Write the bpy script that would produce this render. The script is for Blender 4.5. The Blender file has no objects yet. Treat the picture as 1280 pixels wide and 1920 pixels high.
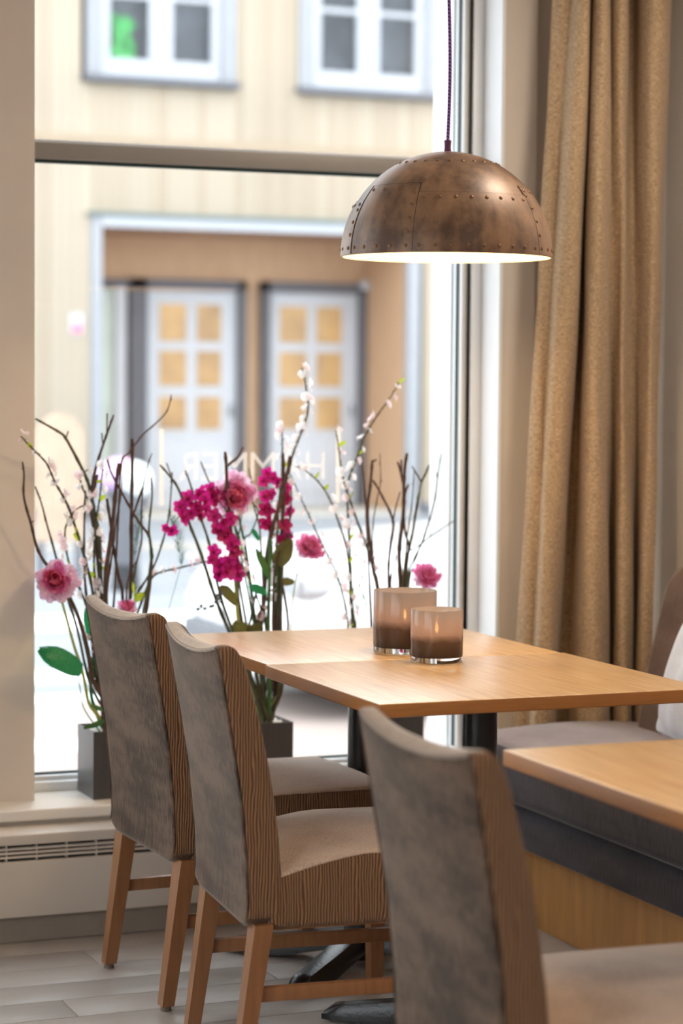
import bpy, bmesh, math, random
from mathutils import Vector, Matrix

random.seed(7)
SC = bpy.context.scene
COL = SC.collection
PI = math.pi
R_ = math.radians

# ------------------------------------------------------------------ camera
CAM_H = 1.43
FPX = 4296.3                                   # focal length in pixels of the 1280 x 1920 frame
YAW, PITCH, ROLL = R_(22.0087), R_(-3.3092), R_(0.46467)
_f = Vector((math.sin(YAW) * math.cos(PITCH), math.cos(YAW) * math.cos(PITCH), math.sin(PITCH)))
_r = Vector((math.cos(YAW), -math.sin(YAW), 0))
_u = _r.cross(_f)
RIGHT = _r * math.cos(ROLL) + _u * math.sin(ROLL)
UP = -_r * math.sin(ROLL) + _u * math.cos(ROLL)
FWD = _f
cam_d = bpy.data.cameras.new('camera')
cam = bpy.data.objects.new('camera', cam_d)
COL.objects.link(cam)
m = Matrix((RIGHT, UP, -FWD)).transposed().to_4x4()
m.translation = Vector((0, 0, CAM_H))
cam.matrix_world = m
cam_d.sensor_fit = 'VERTICAL'
cam_d.sensor_height = 36.0
cam_d.sensor_width = 24.0
cam_d.lens = FPX / 1920 * 36.0
cam_d.clip_start = 0.05
cam_d.clip_end = 200
cam_d.dof.use_dof = True
cam_d.dof.focus_distance = 5.0
cam_d.dof.aperture_fstop = 2.5
cam_d.dof.aperture_blades = 9
SC.camera = cam

# ------------------------------------------------------------------ world (overcast sky), exposure
SC.view_settings.view_transform = 'Standard'
SC.view_settings.look = 'None'
SC.view_settings.gamma = 1.0
SC.view_settings.exposure = 0.3
SC.view_settings.use_curve_mapping = False
w = bpy.data.worlds.new('overcast_sky')
SC.world = w
w.use_nodes = True
bg = w.node_tree.nodes['Background']
bg.inputs[0].default_value = (0.90, 0.95, 1.0, 1)
bg.inputs[1].default_value = 3.2

# unseen ceiling lamps added as warm fill, the last inferred from the dome's highlight (their housings are built with the ceiling below)
CEIL_Z = 2.85
UNSEEN_CEILING_LAMPS = [(0.2, 1.2, 5), (0.4, 3.4, 1.5), (2.3, 1.6, 12), (-1.6, 2.4, 5), (2.95, 4.62, 12)]
for (lx, ly, lw) in UNSEEN_CEILING_LAMPS:
    ld = bpy.data.lights.new('ceiling_lamp_light', 'AREA')
    ld.shape = 'DISK'
    ld.size = 0.34
    ld.energy = lw
    ld.color = (1.0, 0.86, 0.70)
    lo = bpy.data.objects.new('ceiling_lamp_light', ld)
    lo.location = (lx, ly, CEIL_Z - 0.075)
    COL.objects.link(lo)


# ------------------------------------------------------------------ helpers
def lin(r, g, b):
    def c(v):
        v = v / 255.0
        return v / 12.92 if v <= 0.04045 else ((v + 0.055) / 1.055) ** 2.4
    return (c(r), c(g), c(b), 1.0)


def at(px, py, Y):
    """world point on the plane y = Y seen at a pixel of the 1280 x 1920 frame"""
    d = RIGHT * ((px - 640) / FPX) - UP * ((py - 960) / FPX) + FWD
    t = Y / d.y
    return Vector((d.x * t, Y, CAM_H + d.z * t))


def tag(o, label=None, cat=None, group=None, kind=None):
    if label:
        o['label'] = label
    if cat:
        o['category'] = cat
    if group:
        o['group'] = group
    if kind:
        o['kind'] = kind
    return o


def thing(name, label, cat, loc=(0, 0, 0), rz=0.0, group=None):
    o = bpy.data.objects.new(name, None)
    o.empty_display_size = 0.05
    o.location = loc
    o.rotation_euler = (0, 0, rz)
    COL.objects.link(o)
    return tag(o, label, cat, group)


class MB:
    """collects vertices and faces (with material slots) of one mesh"""
    def __init__(self):
        self.v, self.f, self.mi = [], [], []

    def add(self, vs, fs, mi=0):
        n = len(self.v)
        self.v += [tuple(p) for p in vs]
        for i, f in enumerate(fs):
            self.f.append([n + k for k in f])
            self.mi.append(mi[i] if isinstance(mi, (list, tuple)) else mi)
        return self

    def box(self, x0, x1, y0, y1, z0, z1, mi=0):
        vs = [(x, y, z) for x in (x0, x1) for y in (y0, y1) for z in (z0, z1)]
        fs = [(0, 1, 3, 2), (4, 6, 7, 5), (0, 4, 5, 1), (2, 3, 7, 6), (0, 2, 6, 4), (1, 5, 7, 3)]
        return self.add(vs, fs, mi)

    def rbox(self, x0, x1, y0, y1, z0, z1, r=0.01, seg=2, n=(1, 1, 1), fn=None, side_mi=None):
        """rounded box; n = inner subdivisions, fn deforms each point, side_mi(normal axis, sign) -> slot"""
        c = ((x0 + x1) / 2, (y0 + y1) / 2, (z0 + z1) / 2)
        h = ((x1 - x0) / 2, (y1 - y0) / 2, (z1 - z0) / 2)
        r = min(r, *[q * 0.999 for q in h])
        ax = []
        for k in range(3):
            inner = h[k] - r
            pos = [-h[k] + r * (1 - math.cos(PI / 2 * 0)) ]
            pos = []
            for i in range(seg):
                pos.append(-inner - r * math.tan(PI / 4 * (1 - i / seg)))
            for i in range(n[k] + 1):
                pos.append(-inner + 2 * inner * i / n[k])
            for i in range(1, seg + 1):
                pos.append(inner + r * math.tan(PI / 4 * (i / seg)))
            ax.append(pos)
        idx = {}
        vs, fs, mis = [], [], []

        def vert(i, j, k):
            key = (i, j, k)
            if key in idx:
                return idx[key]
            p = Vector((ax[0][i], ax[1][j], ax[2][k]))
            q = Vector([max(-(h[a] - r), min(h[a] - r, p[a])) for a in range(3)])
            d = p - q
            if d.length > 1e-9:
                p = q + d.normalized() * r
            p = p + Vector(c)
            if fn:
                p = Vector(fn(p))
            idx[key] = len(vs)
            vs.append(p)
            return idx[key]
        L = [len(a) - 1 for a in ax]
        for a in range(3):
            b, d = [(1, 2), (2, 0), (0, 1)][a]
            for s in (0, 1):
                for i in range(L[b]):
                    for j in range(L[d]):
                        q = []
                        for (u, w_) in ((i, j), (i + 1, j), (i + 1, j + 1), (i, j + 1)):
                            t = [0, 0, 0]
                            t[a] = L[a] * s
                            t[b] = u
                            t[d] = w_
                            q.append(vert(*t))
                        fs.append(q if s else q[::-1])
                        mis.append(side_mi(a, s) if side_mi else 0)
        return self.add(vs, fs, mis)

    def tube(self, pts, rad, n=6, mi=0, cap=True, squash=None):
        pts = [Vector(p) for p in pts]
        N = len(pts)
        if not isinstance(rad, (list, tuple)):
            rad = [rad] * N
        vs, fs = [], []
        up = Vector((0.13, 0.97, 0.2)).normalized()
        for i, p in enumerate(pts):
            t = (pts[min(i + 1, N - 1)] - pts[max(i - 1, 0)])
            t = t.normalized() if t.length > 1e-9 else Vector((0, 0, 1))
            a = t.cross(up)
            if a.length < 1e-4:
                a = t.cross(Vector((1, 0, 0)))
            a.normalize()
            b = t.cross(a)
            for k in range(n):
                an = 2 * PI * k / n
                vs.append(p + (a * math.cos(an) + b * math.sin(an)) * rad[i])
        for i in range(N - 1):
            for k in range(n):
                k2 = (k + 1) % n
                fs.append((i * n + k, i * n + k2, (i + 1) * n + k2, (i + 1) * n + k))
        if cap:
            fs.append(tuple(range(n))[::-1])
            fs.append(tuple((N - 1) * n + k for k in range(n)))
        return self.add(vs, fs, mi)

    def lathe(self, prof, n=32, c=(0, 0, 0), mi=0, a0=0.0, a1=2 * PI):
        """prof = list of (r, z)"""
        vs, fs = [], []
        full = abs(a1 - a0 - 2 * PI) < 1e-6
        cols = n if full else n + 1
        for (r, z) in prof:
            for k in range(cols):
                a = a0 + (a1 - a0) * k / n
                vs.append((c[0] + r * math.cos(a), c[1] + r * math.sin(a), c[2] + z))
        for i in range(len(prof) - 1):
            for k in range(n):
                k2 = (k + 1) % cols if full else k + 1
                fs.append((i * cols + k, i * cols + k2, (i + 1) * cols + k2, (i + 1) * cols + k))
        return self.add(vs, fs, mi)

    def grid(self, rows, mi=0, close=False):
        nr, nc = len(rows), len(rows[0])
        vs = [p for r in rows for p in r]
        fs = []
        for i in range(nr - 1):
            for j in range(nc - (0 if close else 1)):
                j2 = (j + 1) % nc
                fs.append((i * nc + j, i * nc + j2, (i + 1) * nc + j2, (i + 1) * nc + j))
        return self.add(vs, fs, mi)

    def mesh(self, name, mats, smooth=True, weld=True, angle=None):
        me = bpy.data.meshes.new(name)
        me.from_pydata(self.v, [], self.f)
        if not isinstance(mats, (list, tuple)):
            mats = [mats]
        for mt in mats:
            me.materials.append(mt)
        me.polygons.foreach_set('material_index', self.mi)
        bm = bmesh.new()
        bm.from_mesh(me)
        if weld:
            bmesh.ops.remove_doubles(bm, verts=bm.verts, dist=1e-6)
        bmesh.ops.recalc_face_normals(bm, faces=bm.faces)
        if smooth:
            lim = R_(angle if angle else 40)
            for e in bm.edges:
                if len(e.link_faces) == 2 and e.calc_face_angle(0) > lim:
                    e.smooth = False
            for f in bm.faces:
                f.smooth = True
        bm.to_mesh(me)
        bm.free()
        me.update()
        return me


def link(name, me, parent=None, local=False):
    """parts given in world coordinates sit under an unrotated parent (local=True: already in its frame)"""
    o = bpy.data.objects.new(name, me)
    COL.objects.link(o)
    if parent:
        o.parent = parent
        if not local:
            p = parent
            off = Vector((0, 0, 0))
            while p:
                off += p.location
                p = p.parent
            o.location = -off
    return o


def obj(name, mb, mats, parent=None, local=False, smooth=True, angle=None):
    return link(name, mb.mesh(name, mats, smooth, angle=angle), parent, local)


def struct(name, mb, mats, smooth=False):
    return tag(obj(name, mb, mats, smooth=smooth), kind='structure')


def smooth_path(pts, sub=6):
    P = [Vector(p) for p in pts]
    if len(P) < 3:
        return P
    out = []
    for i in range(len(P) - 1):
        p0, p1, p2, p3 = P[max(i - 1, 0)], P[i], P[i + 1], P[min(i + 2, len(P) - 1)]
        for s in range(sub):
            t = s / sub
            out.append(0.5 * ((2 * p1) + (p2 - p0) * t + (2 * p0 - 5 * p1 + 4 * p2 - p3) * t * t + (3 * p1 - p0 - 3 * p2 + p3) * t ** 3))
    out.append(P[-1])
    return out


def interp(tab, x):
    if x <= tab[0][0]:
        return tab[0][1]
    for (a, va), (b, vb) in zip(tab, tab[1:]):
        if x <= b:
            t = (x - a) / (b - a)
            return va + (vb - va) * t
    return tab[-1][1]


# ------------------------------------------------------------------ materials
def nodes_of(name):
    mt = bpy.data.materials.new(name)
    mt.use_nodes = True
    nt = mt.node_tree
    return mt, nt, nt.nodes['Principled BSDF']


def N(nt, typ, **kw):
    n = nt.nodes.new(typ)
    for k, v in kw.items():
        if k.startswith('i_'):
            n.inputs[k[2:].replace('_', ' ')].default_value = v
        else:
            setattr(n, k, v)
    return n


def mat(name, col, rough=0.5, metal=0.0, spec=0.5, var=0.0, scale=20.0, stretch=(1, 1, 1), col2=None, bump=0.0, bscale=None,
        bstretch=None, coat=0.0, sheen=0.0, trans=0.0, detail=4.0, coords='Object', emit=None, emit_s=0.0, contrast=None, coat_rough=0.15):
    mt, nt, p = nodes_of(name)
    p.inputs['Roughness'].default_value = rough
    p.inputs['Metallic'].default_value = metal
    p.inputs['Specular IOR Level'].default_value = spec
    p.inputs['Coat Weight'].default_value = coat
    p.inputs['Coat Roughness'].default_value = coat_rough
    p.inputs['Sheen Weight'].default_value = sheen
    p.inputs['Sheen Roughness'].default_value = 0.4
    p.inputs['Base Color'].default_value = col
    if emit:
        p.inputs['Emission Color'].default_value = emit
        p.inputs['Emission Strength'].default_value = emit_s
    tc = N(nt, 'ShaderNodeTexCoord')
    if var > 0 or col2:
        mp = N(nt, 'ShaderNodeMapping')
        mp.inputs['Scale'].default_value = stretch
        nt.links.new(tc.outputs[coords], mp.inputs[0])
        ns = N(nt, 'ShaderNodeTexNoise')
        ns.inputs['Scale'].default_value = scale
        ns.inputs['Detail'].default_value = detail
        nt.links.new(mp.outputs[0], ns.inputs['Vector'])
        rp = N(nt, 'ShaderNodeValToRGB')
        lo, hi = contrast if contrast else (0.3, 0.7)
        rp.color_ramp.elements[0].position = lo
        rp.color_ramp.elements[1].position = hi
        a = col2 if col2 else tuple(c * (1 - var) for c in col[:3]) + (1,)
        b = col if col2 else tuple(min(1, c * (1 + var)) for c in col[:3]) + (1,)
        rp.color_ramp.elements[0].color = a
        rp.color_ramp.elements[1].color = b
        nt.links.new(ns.outputs['Fac'], rp.inputs[0])
        nt.links.new(rp.outputs[0], p.inputs['Base Color'])
    if bump > 0:
        mp2 = N(nt, 'ShaderNodeMapping')
        mp2.inputs['Scale'].default_value = bstretch or stretch
        nt.links.new(tc.outputs[coords], mp2.inputs[0])
        n2 = N(nt, 'ShaderNodeTexNoise')
        n2.inputs['Scale'].default_value = bscale or scale
        n2.inputs['Detail'].default_value = 3
        nt.links.new(mp2.outputs[0], n2.inputs['Vector'])
        bp = N(nt, 'ShaderNodeBump')
        bp.inputs['Strength'].default_value = bump
        bp.inputs['Distance'].default_value = 0.01
        nt.links.new(n2.outputs['Fac'], bp.inputs['Height'])
        nt.links.new(bp.outputs[0], p.inputs['Normal'])
    if trans > 0:                                  # thin leaves and petals let light through
        out = nt.nodes['Material Output']
        tr = N(nt, 'ShaderNodeBsdfTranslucent')
        src = p.inputs['Base Color']
        if src.is_linked:
            nt.links.new(src.links[0].from_socket, tr.inputs[0])
        else:
            tr.inputs[0].default_value = col
        mx = N(nt, 'ShaderNodeMixShader')
        mx.inputs[0].default_value = trans
        nt.links.new(p.outputs[0], mx.inputs[1])
        nt.links.new(tr.outputs[0], mx.inputs[2])
        nt.links.new(mx.outputs[0], out.inputs[0])
    return mt


def corduroy(name, c_hi, c_lo, axis='Y', freq=230.0):
    """wavy cord ribs running up the panel"""
    mt, nt, p = nodes_of(name)
    tc = N(nt, 'ShaderNodeTexCoord')
    mp = N(nt, 'ShaderNodeMapping')
    nt.links.new(tc.outputs['Object'], mp.inputs[0])
    mp.inputs['Scale'].default_value = (1, 1, 0.25)
    ns = N(nt, 'ShaderNodeTexNoise')
    ns.inputs['Scale'].default_value = 34
    ns.inputs['Detail'].default_value = 2
    nt.links.new(mp.outputs[0], ns.inputs['Vector'])
    sep = N(nt, 'ShaderNodeSeparateXYZ')
    nt.links.new(tc.outputs['Object'], sep.inputs[0])
    m1 = N(nt, 'ShaderNodeMath', operation='MULTIPLY_ADD')
    nt.links.new(ns.outputs['Fac'], m1.inputs[0])
    m1.inputs[1].default_value = 0.016
    nt.links.new(sep.outputs[axis], m1.inputs[2])
    m2 = N(nt, 'ShaderNodeMath', operation='MULTIPLY')
    nt.links.new(m1.outputs[0], m2.inputs[0])
    m2.inputs[1].default_value = freq * 2 * PI
    m3 = N(nt, 'ShaderNodeMath', operation='SINE')
    nt.links.new(m2.outputs[0], m3.inputs[0])
    rp = N(nt, 'ShaderNodeMapRange')
    rp.inputs[1].default_value = -1.0
    rp.inputs[2].default_value = 0.35
    nt.links.new(m3.outputs[0], rp.inputs[0])
    mx = N(nt, 'ShaderNodeMix', data_type='RGBA')
    mx.inputs[6].default_value = c_lo
    mx.inputs[7].default_value = c_hi
    nt.links.new(rp.outputs[0], mx.inputs[0])
    nt.links.new(mx.outputs[2], p.inputs['Base Color'])
    bp = N(nt, 'ShaderNodeBump')
    bp.inputs['Strength'].default_value = 0.7
    bp.inputs['Distance'].default_value = 0.003
    nt.links.new(m3.outputs[0], bp.inputs['Height'])
    nt.links.new(bp.outputs[0], p.inputs['Normal'])
    p.inputs['Roughness'].default_value = 0.9
    p.inputs['Sheen Weight'].default_value = 0.25
    return mt


def velvet(name, c_hi, c_lo, lo=.74, hi=1.04, sheen=.45):
    """brushed short pile: cloudy darker strokes over fine vertical lines"""
    mt, nt, p = nodes_of(name)
    tc = N(nt, 'ShaderNodeTexCoord')
    mp = N(nt, 'ShaderNodeMapping')
    mp.inputs['Scale'].default_value = (0.7, 0.55, 2.0)
    nt.links.new(tc.outputs['Object'], mp.inputs[0])
    ns = N(nt, 'ShaderNodeTexNoise')
    ns.inputs['Scale'].default_value = 7
    ns.inputs['Detail'].default_value = 5
    ns.inputs['Roughness'].default_value = 0.6
    nt.links.new(mp.outputs[0], ns.inputs['Vector'])
    mp2 = N(nt, 'ShaderNodeMapping')
    mp2.inputs['Scale'].default_value = (1, 1, 0.08)
    nt.links.new(tc.outputs['Object'], mp2.inputs[0])
    n2 = N(nt, 'ShaderNodeTexNoise')
    n2.inputs['Scale'].default_value = 260
    n2.inputs['Detail'].default_value = 2
    nt.links.new(mp2.outputs[0], n2.inputs['Vector'])
    ad = N(nt, 'ShaderNodeMath', operation='MULTIPLY_ADD')
    nt.links.new(n2.outputs['Fac'], ad.inputs[0])
    ad.inputs[1].default_value = 0.75
    nt.links.new(ns.outputs['Fac'], ad.inputs[2])
    rp = N(nt, 'ShaderNodeValToRGB')
    rp.color_ramp.elements[0].position = lo
    rp.color_ramp.elements[1].position = hi
    rp.color_ramp.elements[0].color = c_lo
    rp.color_ramp.elements[1].color = c_hi
    nt.links.new(ad.outputs[0], rp.inputs[0])
    nt.links.new(rp.outputs[0], p.inputs['Base Color'])
    bp = N(nt, 'ShaderNodeBump')
    bp.inputs['Strength'].default_value = 0.25
    bp.inputs['Distance'].default_value = 0.002
    nt.links.new(n2.outputs['Fac'], bp.inputs['Height'])
    nt.links.new(bp.outputs[0], p.inputs['Normal'])
    p.inputs['Roughness'].default_value = 0.95
    p.inputs['Specular IOR Level'].default_value = 0.2
    p.inputs['Sheen Weight'].default_value = sheen
    p.inputs['Sheen Roughness'].default_value = 0.35
    p.inputs['Sheen Tint'].default_value = (1, 0.93, 0.86, 1)
    return mt


def thin_glass(name, tint=(1, 1, 1, 1), ior=1.45, extra=0.0):
    """a pane: mirror reflection by Fresnel, the rest passes straight through"""
    mt, nt, p = nodes_of(name)
    nt.nodes.remove(p)
    out = nt.nodes['Material Output']
    fr = N(nt, 'ShaderNodeFresnel')
    geo = N(nt, 'ShaderNodeNewGeometry')          # same reflectance from both sides of the pane
    io = N(nt, 'ShaderNodeMix')
    io.inputs[2].default_value = ior
    io.inputs[3].default_value = 1.0 / ior
    nt.links.new(geo.outputs['Backfacing'], io.inputs[0])
    nt.links.new(io.outputs[0], fr.inputs[0])
    tr = N(nt, 'ShaderNodeBsdfTransparent')
    tr.inputs[0].default_value = tint
    gl = N(nt, 'ShaderNodeBsdfGlossy')
    gl.inputs['Roughness'].default_value = 0.0
    ad = N(nt, 'ShaderNodeMath', operation='ADD')
    nt.links.new(fr.outputs[0], ad.inputs[0])
    ad.inputs[1].default_value = extra
    mx = N(nt, 'ShaderNodeMixShader')
    nt.links.new(ad.outputs[0], mx.inputs[0])
    nt.links.new(tr.outputs[0], mx.inputs[1])
    nt.links.new(gl.outputs[0], mx.inputs[2])
    nt.links.new(mx.outputs[0], out.inputs[0])
    return mt


def emission(name, col, s):
    mt, nt, p = nodes_of(name)
    p.inputs['Base Color'].default_value = col
    p.inputs['Emission Color'].default_value = col
    p.inputs['Emission Strength'].default_value = s
    return mt


M = {}
M['paint'] = mat('wall_paint', lin(216, 206, 195), 0.75, var=0.03, scale=6, bump=0.05, bscale=180)
M['ceiling'] = mat('ceiling_paint', lin(226, 216, 202), 0.8, var=0.02, scale=4)
M['frame'] = mat('window_enamel', lin(232, 236, 240), 0.35, var=0.015, scale=8)
M['alu'] = mat('aluminium_transom', lin(150, 147, 143), 0.45, metal=0.3, var=0.03, scale=10)  # shade on the backlit transom put into its grey
M['gasket'] = mat('rubber_gasket', lin(44, 66, 64), 0.6, var=0.1, scale=40)
M['frame_grey'] = mat('grey_bead', lin(176, 178, 176), 0.45, var=0.03, scale=12)
M['glass'] = thin_glass('window_glass', (0.97, 0.99, 0.98, 1), 1.45)
mt, nt, p = nodes_of('cream_vinyl_frosted')
p.inputs['Base Color'].default_value = lin(252, 240, 226)
p.inputs['Roughness'].default_value = .7
tl_, tp_ = N(nt, 'ShaderNodeBsdfTranslucent'), N(nt, 'ShaderNodeBsdfTransparent')
tl_.inputs[0].default_value = lin(250, 238, 224)
mA, mB = N(nt, 'ShaderNodeMixShader'), N(nt, 'ShaderNodeMixShader')
mA.inputs[0].default_value = .5
mB.inputs[0].default_value = .5
nt.links.new(p.outputs[0], mA.inputs[1])
nt.links.new(tl_.outputs[0], mA.inputs[2])
nt.links.new(mA.outputs[0], mB.inputs[1])
nt.links.new(tp_.outputs[0], mB.inputs[2])
nt.links.new(mB.outputs[0], nt.nodes['Material Output'].inputs[0])
M['letter'] = mt
M['sill'] = mat('sill_lacquer', lin(238, 234, 228), 0.3, var=0.02, scale=10)
M['heater'] = mat('heater_enamel', lin(218, 209, 198), 0.45, var=0.02, scale=7)
M['heater_dark'] = mat('heater_inside', lin(20, 18, 15), 0.8, var=0.1, scale=30)  # shade behind the slats put into a near-black colour
M['baseboard'] = mat('baseboard_grey', lin(150, 140, 130), 0.6, var=0.05, scale=16)
M['plank_gap'] = mat('plank_gap', lin(70, 62, 55), 0.9, var=0.1, scale=20)
PLANKS = [mat('washed_oak_%d' % i, lin(*c), 0.38, var=0.045, scale=9, stretch=(0.35, 5, 1), bump=0.06, bscale=30, bstretch=(0.4, 6, 1))
          for i, c in enumerate([(180, 172, 165), (182, 174, 168), (178, 169, 162)])]
M['table'] = mat('oak_veneer', lin(234, 198, 146), 0.34, col2=lin(200, 150, 94), scale=14, stretch=(7, 0.35, 1), bump=0.02, bscale=50,
                 bstretch=(7, .3, 1), coat=1.0, coat_rough=0.3, contrast=(0.25, 0.62))
M['table_edge'] = mat('oak_edge', lin(176, 118, 66), 0.45, var=0.08, scale=20, stretch=(1, 1, 8))
M['leg'] = mat('beech_leg', lin(148, 101, 66), 0.42, var=0.13, scale=16, stretch=(5, 5, 0.5), coat=0.2)
M['glide'] = mat('glide_plastic', lin(120, 104, 90), 0.5, var=0.1, scale=60)
M['iron'] = mat('black_cast_iron', lin(30, 31, 34), 0.3, spec=0.6, var=0.15, scale=30, bump=0.08, bscale=120)
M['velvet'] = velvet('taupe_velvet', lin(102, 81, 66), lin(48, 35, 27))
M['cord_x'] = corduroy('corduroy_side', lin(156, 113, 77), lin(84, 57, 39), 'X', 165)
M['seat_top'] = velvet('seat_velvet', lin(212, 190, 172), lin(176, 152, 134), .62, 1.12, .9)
M['velvet_top'] = velvet('taupe_velvet_top', lin(150, 133, 120), lin(116, 99, 87), .62, 1.12, .9)  # same velvet made paler, window light on the top put into its colour
M['curtain'] = None
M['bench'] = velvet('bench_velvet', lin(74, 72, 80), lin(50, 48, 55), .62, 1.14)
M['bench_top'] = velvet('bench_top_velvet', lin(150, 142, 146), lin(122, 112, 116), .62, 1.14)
M['bench_back'] = velvet('bench_back_velvet', lin(108, 86, 75), lin(86, 67, 58), .62, 1.14)
M['bench_wood'] = mat('bench_maple', lin(206, 150, 84), 0.5, var=0.12, scale=10, stretch=(3, 3, 0.4))
M['pillow'] = mat('pillow_linen', lin(206, 208, 214), 0.9, var=0.05, scale=30, bump=0.15, bscale=140, sheen=0.2)
M['planter'] = mat('planter_zinc', lin(84, 82, 84), 0.38, metal=0.25, var=0.12, scale=9, stretch=(6, 6, 1))
M['soil'] = mat('planter_filling', lin(205, 205, 200), 0.9, var=0.2, scale=60, bump=0.4, bscale=90)
M['twig'] = mat('twig_bark', lin(92, 66, 54), 0.8, col2=lin(66, 48, 42), scale=60, bump=0.3, bscale=150)
M['twig_green'] = mat('twig_green_bark', lin(84, 88, 56), 0.7, col2=lin(56, 54, 40), scale=40)
M['stem_green'] = mat('green_stem', lin(86, 128, 62), 0.5, col2=lin(48, 96, 52), scale=25, trans=0.15)
M['stem_yellow'] = mat('yellow_green_stem', lin(176, 184, 92), 0.5, var=0.15, scale=25, trans=0.15)
M['leaf'] = mat('green_leaf', lin(48, 150, 92), 0.4, col2=lin(26, 116, 70), scale=25, trans=0.45)
M['leaf_lime'] = mat('lime_leaf', lin(206, 222, 70), 0.5, col2=lin(176, 196, 50), scale=60, trans=0.5)
M['leaf_olive'] = mat('olive_leaf', lin(112, 112, 52), 0.5, col2=lin(92, 84, 44), scale=25, trans=0.35)
M['feather'] = mat('teal_feather', lin(150, 190, 176), 0.8, col2=lin(104, 160, 142), scale=60, trans=0.4)
M['blossom'] = mat('white_blossom', lin(255, 255, 255), 0.6, col2=lin(254, 250, 252), scale=70, trans=0.65)
M['blossom_pink'] = mat('blush_blossom', lin(255, 246, 247), 0.6, col2=lin(250, 222, 228), scale=70, trans=0.65)
M['petal_out'] = mat('peony_pale', lin(255, 240, 250), 0.6, col2=lin(250, 202, 232), scale=45, trans=0.55)
M['petal_mid'] = mat('peony_rose', lin(251, 186, 224), 0.6, col2=lin(241, 118, 188), scale=45, trans=0.55)
M['petal_in'] = mat('peony_core', lin(228, 62, 150), 0.6, col2=lin(250, 172, 190), scale=40, trans=0.5)
M['orchid'] = mat('orchid_magenta', lin(222, 40, 160), 0.5, col2=lin(176, 20, 110), scale=55, trans=0.5)
M['orchid_mid'] = mat('orchid_wine', lin(196, 36, 110), 0.5, col2=lin(150, 16, 76), scale=55, trans=0.45)
M['berry'] = mat('grey_berry', lin(84, 88, 86), 0.7, var=0.2, scale=50)
M['cord'] = None
M['shade_in'] = mat('shade_cream', lin(224, 204, 168), 0.55, var=0.02, scale=10)
M['rivet'] = mat('rivet_bronze', lin(134, 101, 74), 0.45, metal=0.5, var=0.25, scale=80)
M['wax'] = mat('tealight_wax', lin(250, 238, 214), 0.5, var=0.03, scale=50, trans=0.4)
M['tin'] = mat('tealight_tin', lin(190, 190, 190), 0.3, metal=0.9, var=0.05, scale=60)
M['flame'] = emission('candle_flame', (1.0, 0.62, 0.22, 1), 40)
M['bulb'] = emission('lamp_bulb', (1.0, 0.80, 0.52, 1), 3)


def curtain_mat():
    mt, nt, p = nodes_of('woven_curtain')
    tc = N(nt, 'ShaderNodeTexCoord')
    mp = N(nt, 'ShaderNodeMapping')
    mp.inputs['Scale'].default_value = (0.45, 0.45, 1.6)
    nt.links.new(tc.outputs['Object'], mp.inputs[0])
    ns = N(nt, 'ShaderNodeTexNoise')
    ns.inputs['Scale'].default_value = 300
    ns.inputs['Detail'].default_value = 3
    nt.links.new(mp.outputs[0], ns.inputs['Vector'])
    n2 = N(nt, 'ShaderNodeTexNoise')
    n2.inputs['Scale'].default_value = 5
    nt.links.new(tc.outputs['Object'], n2.inputs['Vector'])
    sep = N(nt, 'ShaderNodeSeparateXYZ')
    nt.links.new(tc.outputs['Object'], sep.inputs[0])
    ma = N(nt, 'ShaderNodeMath', operation='MULTIPLY_ADD')
    nt.links.new(ns.outputs['Fac'], ma.inputs[0])
    ma.inputs[1].default_value = 0.004
    nt.links.new(sep.outputs['Z'], ma.inputs[2])
    mb_ = N(nt, 'ShaderNodeMath', operation='MULTIPLY')
    nt.links.new(ma.outputs[0], mb_.inputs[0])
    mb_.inputs[1].default_value = 2 * PI * 150
    ms = N(nt, 'ShaderNodeMath', operation='SINE')
    nt.links.new(mb_.outputs[0], ms.inputs[0])
    h = N(nt, 'ShaderNodeMath', operation='MULTIPLY_ADD')
    nt.links.new(ms.outputs[0], h.inputs[0])
    h.inputs[1].default_value = 0.11
    nt.links.new(ns.outputs['Fac'], h.inputs[2])
    rp = N(nt, 'ShaderNodeValToRGB')
    rp.color_ramp.elements[0].position = 0.22
    rp.color_ramp.elements[1].position = 0.75
    rp.color_ramp.elements[0].color = lin(116, 90, 65)
    rp.color_ramp.elements[1].color = lin(214, 188, 154)
    nt.links.new(h.outputs[0], rp.inputs[0])
    nt.links.new(rp.outputs[0], p.inputs['Base Color'])
    bp = N(nt, 'ShaderNodeBump')
    bp.inputs['Strength'].default_value = 0.55
    bp.inputs['Distance'].default_value = 0.003
    nt.links.new(h.outputs[0], bp.inputs['Height'])
    nt.links.new(bp.outputs[0], p.inputs['Normal'])
    p.inputs['Roughness'].default_value = 0.9
    p.inputs['Specular IOR Level'].default_value = 0.2
    p.inputs['Sheen Weight'].default_value = 0.15
    return mt


def cord_mat():
    mt, nt, p = nodes_of('purple_braided_cord')
    tc = N(nt, 'ShaderNodeTexCoord')
    wv = N(nt, 'ShaderNodeTexWave', wave_type='BANDS', bands_direction='DIAGONAL')
    wv.inputs['Scale'].default_value = 75
    nt.links.new(tc.outputs['Object'], wv.inputs['Vector'])
    rp = N(nt, 'ShaderNodeValToRGB')
    rp.color_ramp.elements[0].position = 0.35
    rp.color_ramp.elements[1].position = 0.6
    rp.color_ramp.elements[0].color = lin(58, 26, 92)
    rp.color_ramp.elements[1].color = lin(150, 96, 176)
    nt.links.new(wv.outputs['Fac'], rp.inputs[0])
    nt.links.new(rp.outputs[0], p.inputs['Base Color'])
    p.inputs['Roughness'].default_value = 0.7
    return mt


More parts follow.
